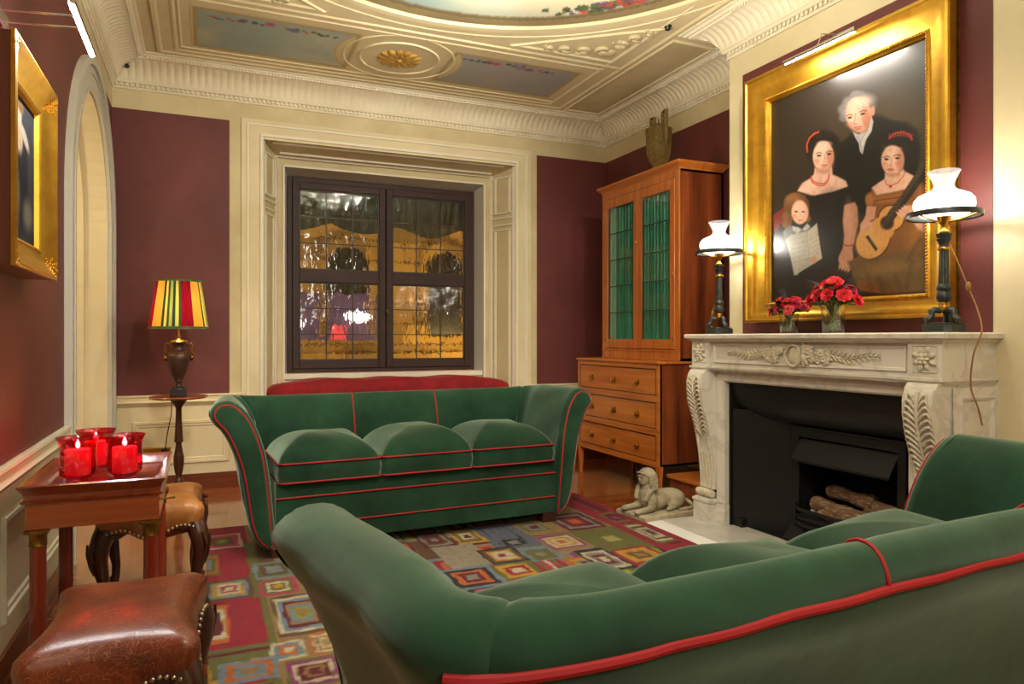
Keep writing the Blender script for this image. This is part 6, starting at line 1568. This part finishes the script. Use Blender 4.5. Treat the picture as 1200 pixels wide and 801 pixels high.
# ================================================================== OIL LAMPS
def oil_lamp(loc, lab, ry):
    r = empty('oil_lamp', loc, lab, 'lamp', 'pair of bronze column lamps on the mantelpiece')
    mb = MB()
    mb.prism([(-.07, -.045), (-.045, -.07), (.045, -.07), (.07, -.045), (.07, .045), (.045, .07), (-.045, .07), (-.07, .045)], 0, .034); mb.prism([(-.062, -.04), (-.04, -.062), (.04, -.062), (.062, -.04), (.062, .04), (.04, .062), (-.04, .062), (-.062, .04)], .034, .042)
    mb.build('base', 'bronze', r, smooth=0, bevel=.003)
    for k in range(3):
        a = k * 2 * PI / 3 + .4; ca, sa = math.cos(a), math.sin(a); mb = MB()
        mb.tube([(ca * q, sa * q, z) for q, z in ((.060, .046), (.064, .056), (.054, .066), (.046, .078), (.050, .090), (.036, .098), (.012, .094))], [.013, .017, .014, .013, .015, .016, .014], 10)
        for t_ in (-1, 0, 1): mb.sphere((ca * .066 - sa * .008 * t_, sa * .066 + ca * .008 * t_, .048), .0065, 8, 6)
        mb.build('paw_foot', 'bronze', r, smooth=60)
    mb = MB(); mb.lathe([(.012, .09), (.024, .096), (.026, .104), (.014, .110), (.013, .120), (.020, .126), (.018, .130)], (0, 0, 0), 20); mb.lathe([(.024, .355), (.025, .358), (.025, .366), (.024, .369)], (0, 0, 0), 20); mb.lathe([(.018, .428), (.021, .436), (.012, .446), (.009, .458), (.016, .470), (.020, .482), (.030, .500), (.034, .506)], (0, 0, 0), 24); mb.build('brass_fittings', 'brass', r, smooth=50)
    mb = MB(); mb.lathe([(.014, .128), (.026, .136), (.030, .150), (.027, .170), (.023, .178), (.029, .185), (.030, .196), (.024, .204), (.0215, .21)], (0, 0, 0), 24); mb.build('vase_stem', 'bronze', r, smooth=50)
    mb = MB(); mb.lathe([(.0215, .208), (.021, .25), (.0185, .365)], (0, 0, 0), 72, fn=lambda a, z: 1 - .07 * abs(math.sin(a * 8))); mb.lathe([(.022, .366), (.019, .372), (.022, .39), (.028, .404), (.023, .408), (.030, .420), (.030, .428), (.014, .430)], (0, 0, 0), 24, fn=lambda a, z: 1 + .06 * math.sin(a * 10)); mb.build('column', 'bronze', r, smooth=50)
    mb = MB(); R = .145; mb.lathe([(R - .010, .500), (R, .496), (R + .002, .506), (R, .520), (R - .010, .520), (R - .014, .510), (R - .010, .500)], (0, 0, 0), 64, cap=False)
    rg = mb.build('shade_ring', 'bronze', r, smooth=50)
    mb = MB()
    for k in range(3): a = k * 2 * PI / 3 + .9; mb.tube([(math.cos(a) * q, math.sin(a) * q, z) for q, z in ((.016, .478), (.06, .484), (.11, .498), (R - .006, .508))], .0048, 8)
    mb.build('ring_arm', 'brass', rg)
    mb = MB(); mb.lathe([(.030, .500), (.060, .498), (.090, .506), (.110, .524), (.118, .548), (.116, .572), (.100, .592), (.070, .606), (.052, .614)], (0, 0, 0), 48, cap=False); sh = mb.build('glass_shade', 'shade_glass', r, smooth=80)
    mb = MB(); mb.lathe([(.052, .614), (.040, .628), (.038, .640), (.045, .660), (.060, .690), (.064, .697), (.060, .700)], (0, 0, 0), 64, cap=False, fn=lambda a, z: 1 + .015 * math.sin(a * 16)); mb.build('glass_chimney_top', 'shade_clear', sh, smooth=60)
    return r
oil_lamp((2.94, 3.535, 1.175), 'bronze column lamp with lit glass shade at the far left end of the mantelpiece', 0)
oil_lamp((2.94, 2.072, 1.175), 'bronze column lamp with lit glass shade at the near right end of the mantelpiece', 0)
pt_light('oil_lamp_light', (2.94, 3.535, 1.175 + .575), 6.5, (1, .93, .80), .04)
pt_light('oil_lamp_light', (2.94, 2.072, 1.175 + .575), 6.5, (1, .93, .80), .04)
mb = MB(); cpts = [(3.02, 2.13, 1.62), (3.05, 2.10, 1.52), (3.06, 2.04, 1.36), (3.03, 1.985, 1.27), (2.98, 1.935, 1.18), (2.95, 1.95, 1.08), (2.97, 1.975, .95), (2.985, 1.955, .86), (3.03, 1.965, .78)]
mb.tube(bez(cpts), .0034, 6); mb.sphere((3.06, 2.045, 1.375), 1, 10, 8, (.010, .012, .022))
tag(mb.build('lamp_cord', 'cord_gold'), 'twisted gold silk cord with inline switch hanging from the near lamp down the mantel side', 'cord')
mb = MB(); mb.tube(bez([(3.02, 3.61, 1.62), (3.04, 3.67, 1.50), (3.05, 3.70, 1.38), (3.03, 3.72, 1.30), (3.04, 3.73, 1.20)]), .0032, 6); mb.sphere((3.035, 3.715, 1.31), 1, 8, 6, (.009, .010, .020))
tag(mb.build('lamp_cord', 'cord_gold'), 'gold silk cord hanging behind the far lamp beside the cupboard', 'cord')

# ================================================================== FLOWERS
rf = random.Random(21)
def bloom(mb, c, r, d, petals=9, layers=3, mi=0):
    d = Vector(d).normalized(); u = d.orthogonal().normalized(); w = d.cross(u)
    for l in range(layers):
        n = petals - l * 2; rr = r * (1 - .28 * l)
        for k in range(n):
            a = 2 * PI * (k + .5 * l) / n + rf.uniform(-.15, .15); dirv = u * math.cos(a) + w * math.sin(a); wd = rr * .62
            tang = d.cross(dirv); vs = []
            for i in range(4):
                t_ = i / 3; up = (.05 + .5 * l * .5) * rr * t_ + .35 * rr * t_ * (1 - t_) + (.15 * rr * l)
                rad = rr * t_
                for j in (-1, -.5, 0, .5, 1):
                    ww = wd * math.sin(PI * min(1, .25 + .65 * t_)) * j * (.9 if t_ < .99 else .62)
                    vs.append(Vector(c) + dirv * rad + tang * ww + d * (up + .10 * rr * abs(j) * (1 + l)))
            mb.add(vs, [(i * 5 + j, i * 5 + j + 1, i * 5 + 5 + j + 1, i * 5 + 5 + j) for i in range(3) for j in range(4)], mi)
def leaf(mb, p, d, ln, wd, mi=0):
    d = Vector(d).normalized(); s_ = d.cross(Vector((0, 0, 1)));
    if s_.length < .1: s_ = Vector((1, 0, 0))
    s_.normalize(); up = s_.cross(d); vs = []
    for i in range(6):
        t_ = i / 5; w_ = wd * math.sin(PI * (.08 + .92 * t_) ** .8); c = Vector(p) + d * ln * t_ - Vector((0, 0, 1)) * ln * .25 * t_ * t_
        for j in (-1, 0, 1): vs.append(c + s_ * w_ * j + up * abs(j) * w_ * .3)
    mb.add(vs, [(i * 3 + j, i * 3 + j + 1, i * 3 + 4 + j, i * 3 + 3 + j) for i in range(5) for j in range(2)], mi)
def bouquet(loc, hv, rv, spread, hgt, nb, size, tilt, labv, labf, greys, bmul=1.0):
    v = empty('glass_vase', loc, labv, 'vase', 'glass vases of flowers on the mantelpiece')
    mb = MB(); pr = [(.0, 0), (rv * .78, 0), (rv * .84, .004), (rv * .92, hv * .5), (rv, hv), (rv - .004, hv), (rv * .92 - .004, hv * .5), (rv * .80 - .002, .014), (0, .012)]
    mb.lathe(pr, (0, 0, 0), 40, cap=False); mb.build('glass', 'vaseglass', v, smooth=40)
    mb = MB(); mb.lathe([(0, .013), (rv * .78, .013), (rv * .86, hv * .62), (0, hv * .62)], (0, 0, 0), 32, cap=False); M.setdefault('water', thin_glass('water', (.90, .93, .84), -.02)); mb.build('water', 'water', v, smooth=40)
    b = empty('flower_bouquet', (loc[0], loc[1], loc[2] + .014), labf, 'flowers', 'red anemone bouquets on the mantelpiece')
    heads = []
    for i in range(nb):
        for tr in range(60):
            a = rf.uniform(0, 2 * PI); q = math.sqrt(rf.random()) * spread; x, y = q * math.cos(a) * .75, q * math.sin(a) + tilt[1]
            z = hgt - .75 * q * q / spread - rf.uniform(0, .014); 
            if all(math.hypot(x - h[0], y - h[1], z - h[2]) > size * 1.12 for h in heads): heads.append((x, y, z)); break
    for i, (x, y, z) in enumerate(heads):
        hd = Vector((x * 2.2 - .35 * bmul * .2, (y - tilt[1]) * 1.6, .085)); m_ = rf.choice(['petal', 'petal', 'petalp', 'petalc', 'petal'])
        mb = MB(); bloom(mb, (x, y, z), size * rf.uniform(.92, 1.1), hd, 9, 3); mb.sphere(Vector((x, y, z)) + hd.normalized() * size * .18, size * .22, 8, 6, mi=1)
        mb.build('bloom', [m_, 'dark_eye'], b, smooth=80)
        mb = MB(); fx, fy = -x * .35 + rf.uniform(-.01, .01), -y * .35 + rf.uniform(-.01, .01); lim = rv * .68; ff = math.hypot(fx, fy); 
        if ff > lim: fx, fy = fx * lim / ff, fy * lim / ff
        nx_, ny_ = x * .35, (y) * .35; l2 = math.hypot(nx_, ny_); lim2 = rv * .75
        if l2 > lim2: nx_, ny_ = nx_ * lim2 / l2, ny_ * lim2 / l2
        mb.tube(bez([(fx, fy, .004), (nx_ * .4 + fx * .3, ny_ * .4 + fy * .3, hv * .5), (nx_, ny_, hv - .008), (x * .9, y * .9, z - .02), (x, y, z)], 4), .0036, 6); mb.build('stem', 'stem', b, smooth=60)
    mb = MB()
    for k in range(120):
        a = rf.uniform(0, 2 * PI); q = rf.uniform(.35, 1.1) * spread; leaf(mb, (q * .5 * math.cos(a), tilt[1] * .6 + q * .55 * math.sin(a), hv + rf.uniform(-.005, hgt - hv - .03)), (math.cos(a), math.sin(a), rf.uniform(-.1, .6)), rf.uniform(.035, .07), rf.uniform(.012, .022))
    mb.build('foliage', 'leaf', b, smooth=80)['kind'] = 'stuff'
    for (a, el) in greys:
        mb = MB()
        for k in range(4): leaf(mb, (math.cos(a) * .02, tilt[1] + math.sin(a) * .02, hgt - .045), (math.cos(a + .12 * (k - 1.5)), math.sin(a + .12 * (k - 1.5)), el + .08 * k), spread * 1.35 + .02, .005)
        mb.build('slender_leaf_spray', 'leafgrey', b, smooth=80)
bouquet((2.965, 2.685, 1.175), .142, .062, .128, .255, 26, .039, (0, .0), 'larger clear glass vase in the middle of the mantelpiece', 'larger bunch of scarlet and pink anemones in the taller vase', [(-1.6, .45), (-1.9, .2), (1.7, .5), (1.45, .2), (-1.4, .7)])
bouquet((2.965, 2.985, 1.175), .110, .054, .100, .188, 15, .036, (0, .0), 'smaller clear glass vase left of the taller one on the mantelpiece', 'smaller bunch of red anemones in the shorter vase on the left', [(1.6, .2), (1.9, .0), (-2.8, 1.5)])

# ================================================================== SPHINX
sp = empty('stone_sphinx', (2.70, 3.90, 0), 'weathered pale stone sphinx statue lying on the floor at the left foot of the fireplace', 'statue', rz=math.radians(6))
mb = MB(); L_ = [(-.225, -.195, 0), (.215, -.195, 0), (.215, .10, 0), (-.225, .10, 0)]
def pl(f, z): return [(x * f + 0, (y + .04) * f - .04, z) for x, y, _ in L_]
mb.rings([pl(.98, .001), pl(1, .008), pl(1, .034), pl(.97, .042)]); mb.build('plinth', 'stone', sp, smooth=20, bevel=.006)
def meta(name, balls, m, parent, res=.010, thr=.6):
    mbd = bpy.data.metaballs.new(name + '_meta'); mbd.resolution = res; mbd.render_resolution = res; mbd.threshold = thr
    ob = bpy.data.objects.new(name + '_meta', mbd); C.objects.link(ob)
    for (p, r, sc, rot) in balls:
        e = mbd.elements.new(type='ELLIPSOID'); e.co = p; e.radius = r; e.size_x, e.size_y, e.size_z = sc
        if rot is not None: e.rotation = rot.to_quaternion()
    dg = bpy.context.evaluated_depsgraph_get(); dg.update(); me = bpy.data.meshes.new_from_object(ob.evaluated_get(dg)); me.name = name
    bpy.data.objects.remove(ob); bpy.data.metaballs.remove(mbd); me.materials.clear(); me.materials.append(M[m]); me.polygons.foreach_set('use_smooth', [True] * len(me.polygons))
    o = bpy.data.objects.new(name, me); C.objects.link(o); o.parent = parent; return o
B = []
def bl(x, y, z, r, sx=1, sy=1, sz=1, rot=None): B.append(((x, y, z), 1.0, (sx * r, sy * r, sz * r), rot))
S_ = 1.55
cy_ = -.05
for k in range(9): t_ = k / 8; bl(-.05 + .20 * t_, cy_, .095 + .012 * math.sin(PI * t_), .062 * S_, 1, .95, .95)
bl(-.085, cy_, .125, .062 * S_, .85, 1.05, 1.1); bl(-.09, cy_, .165, .045 * S_, .9, 1.2, .8)
for sg in (-1, 1):
    bl(.12, cy_ + sg * .055, .10, .058 * S_, 1.15, .62, 1.0); bl(.075, cy_ + sg * .075, .072, .030 * S_, 1.7, .7, .9); bl(.03, cy_ + sg * .085, .056, .020 * S_, 1.8, .9, .7)
    bl(-.10, cy_ + sg * .062, .10, .034 * S_, 1, .8, 1.6)
    for k in range(6): bl(-.11 - .018 * k, cy_ + sg * .066, .068 - .002 * k, .022 * S_, 1, .9, .9)
    bl(-.215, cy_ + sg * .066, .060, .024 * S_, 1.0, 1.1, .8)
    for j in (-1, 0, 1): bl(-.232, cy_ + sg * .066 + j * .012, .056, .010 * S_, 1.2, .8, 1)
bl(-.095, cy_, .195, .026 * S_, 1, 1, 1.2)
body = meta('body', B, 'stone', sp, .008)
def big(V): return [(-.1 + 1.24 * (x + .1), cy_ + 1.24 * (y - cy_), .225 + 1.20 * (z - .225)) for x, y, z in V]
mb = MB(); mb.sphere((-.108, cy_, .246), 1, 18, 14, (.034, .031, .043)); mb.sphere((-.122, cy_, .226), 1, 12, 8, (.020, .020, .018)); mb.tube([(-.10, cy_, .225), (-.095, cy_, .17)], [.024, .030], 12)
mb.sphere((-.143, cy_, .243), 1, 8, 6, (.008, .006, .011)); mb.tube([(-.139, cy_ - .022, .259), (-.142, cy_ - .012, .262), (-.140, cy_, .258), (-.142, cy_ + .012, .262), (-.139, cy_ + .022, .259)], .0035, 6)
for sg in (-1, 1): mb.sphere((-.138, cy_ + sg * .013, .252), 1, 8, 6, (.004, .007, .003))
for dz in (.229, .2245): mb.tube([(-.139, cy_ - .011, dz), (-.142, cy_, dz + .001), (-.139, cy_ + .011, dz)], .0025, 6)
mb.v = big(mb.v); mb.build('head', 'stone', sp, smooth=70)
mb = MB(); mb.sphere((-.092, cy_, .268), 1, 18, 12, (.044, .044, .034)); mb.sphere((-.068, cy_, .225), 1, 16, 12, (.030, .048, .058)); mb.tube([(-.134, cy_ - .026, .274), (-.138, cy_, .279), (-.134, cy_ + .026, .274)], .006, 8)
for sg in (-1, 1):
    mb.sphere((-.088, cy_ + sg * .040, .236), 1, 12, 10, (.022, .014, .050), rot=Matrix.Rotation(-sg * .22, 3, 'X'))
    for k in range(9): mb.tube([(-.106, cy_ + sg * (.036 + .0022 * k), .272 - .0095 * k), (-.090, cy_ + sg * (.046 + .002 * k), .272 - .0095 * k), (-.070, cy_ + sg * (.046 + .0015 * k), .272 - .0095 * k)], .0042, 6)
    mb.tube([(-.104, cy_ + sg * .050, .195), (-.122, cy_ + sg * .044, .165), (-.134, cy_ + sg * .036, .135)], [.016, .014, .011], 10)
mb.v = big(mb.v); mb.build('headdress', 'stone', sp, smooth=70)
mb = MB(); mb.tube(bez([(.205, cy_ - .03, .09), (.215, cy_ - .09, .06), (.16, cy_ - .12, .052), (.08, cy_ - .115, .050)]), [.012] * 19, 8); mb.build('tail', 'stone', sp)

# ================================================================== LIGHTING OF THE ROOM
pt_light('room_fill_light', (.9, -.7, 2.0), 26, (1, .97, .88), .25)  # fill light added behind the camera, no lamp stands there
area('ceiling_fill_light', (1.35, 2.9, 2.5), (PI, 0, 0), .9, .9, 62, (1, .93, .80))  # added upward fill panel to brighten the ceiling, not a fixture
pt_light('room_fill_light', (1.2, .7, 2.4), 20, (1, .93, .80), .2)  # second added fill, above the near sofa
def spot(loc, tgt, e, ang, col=(1, .92, .78), r=.04):
    d = Vector(tgt) - Vector(loc); o = pt_light('ceiling_spot_light', loc, e, col, r, ang); o.rotation_euler = d.to_track_quat('-Z', 'Y').to_euler(); return o
spot((.9, 1.6, 3.1), (1.2, 4.2, .3), 110, 70)
spot((2.2, 2.0, 3.1), (3.2, 4.7, 1.4), 60, 55)
spot((1.6, 3.4, 3.1), (1.2, 5.9, 1.8), 60, 100)
pt_light('passage_lamp_light', (XL - .75, 4.9, 2.1), 9, (1, .84, .58), .08)
spot((.6, 2.6, 3.1), (-.4, 4.9, 1.6), 40, 70)
spot((.5, 0.6, 3.1), (1.5, 2.0, .4), 50, 90)

w = bpy.data.worlds.new('World'); bpy.context.scene.world = w; w.use_nodes = True
w.node_tree.nodes['Background'].inputs[0].default_value = (.010, .012, .02, 1); w.node_tree.nodes['Background'].inputs[1].default_value = 1

# ================================================================== CAMERA
cam = bpy.data.cameras.new('Camera'); co = bpy.data.objects.new('Camera', cam); C.objects.link(co)
co.location = (0, 0, 1.15); co.rotation_euler = (PI / 2, 0, -math.atan(360 / 830)); cam.sensor_width = 36; cam.lens = 36 * 830 / 1200; cam.shift_y = -4.5 / 1200; cam.clip_start = .02
sc = bpy.context.scene; sc.camera = co
sc.view_settings.view_transform = 'Standard'; sc.view_settings.look = 'None'; sc.view_settings.gamma = 1; sc.view_settings.use_curve_mapping = False; sc.view_settings.exposure = 0.75
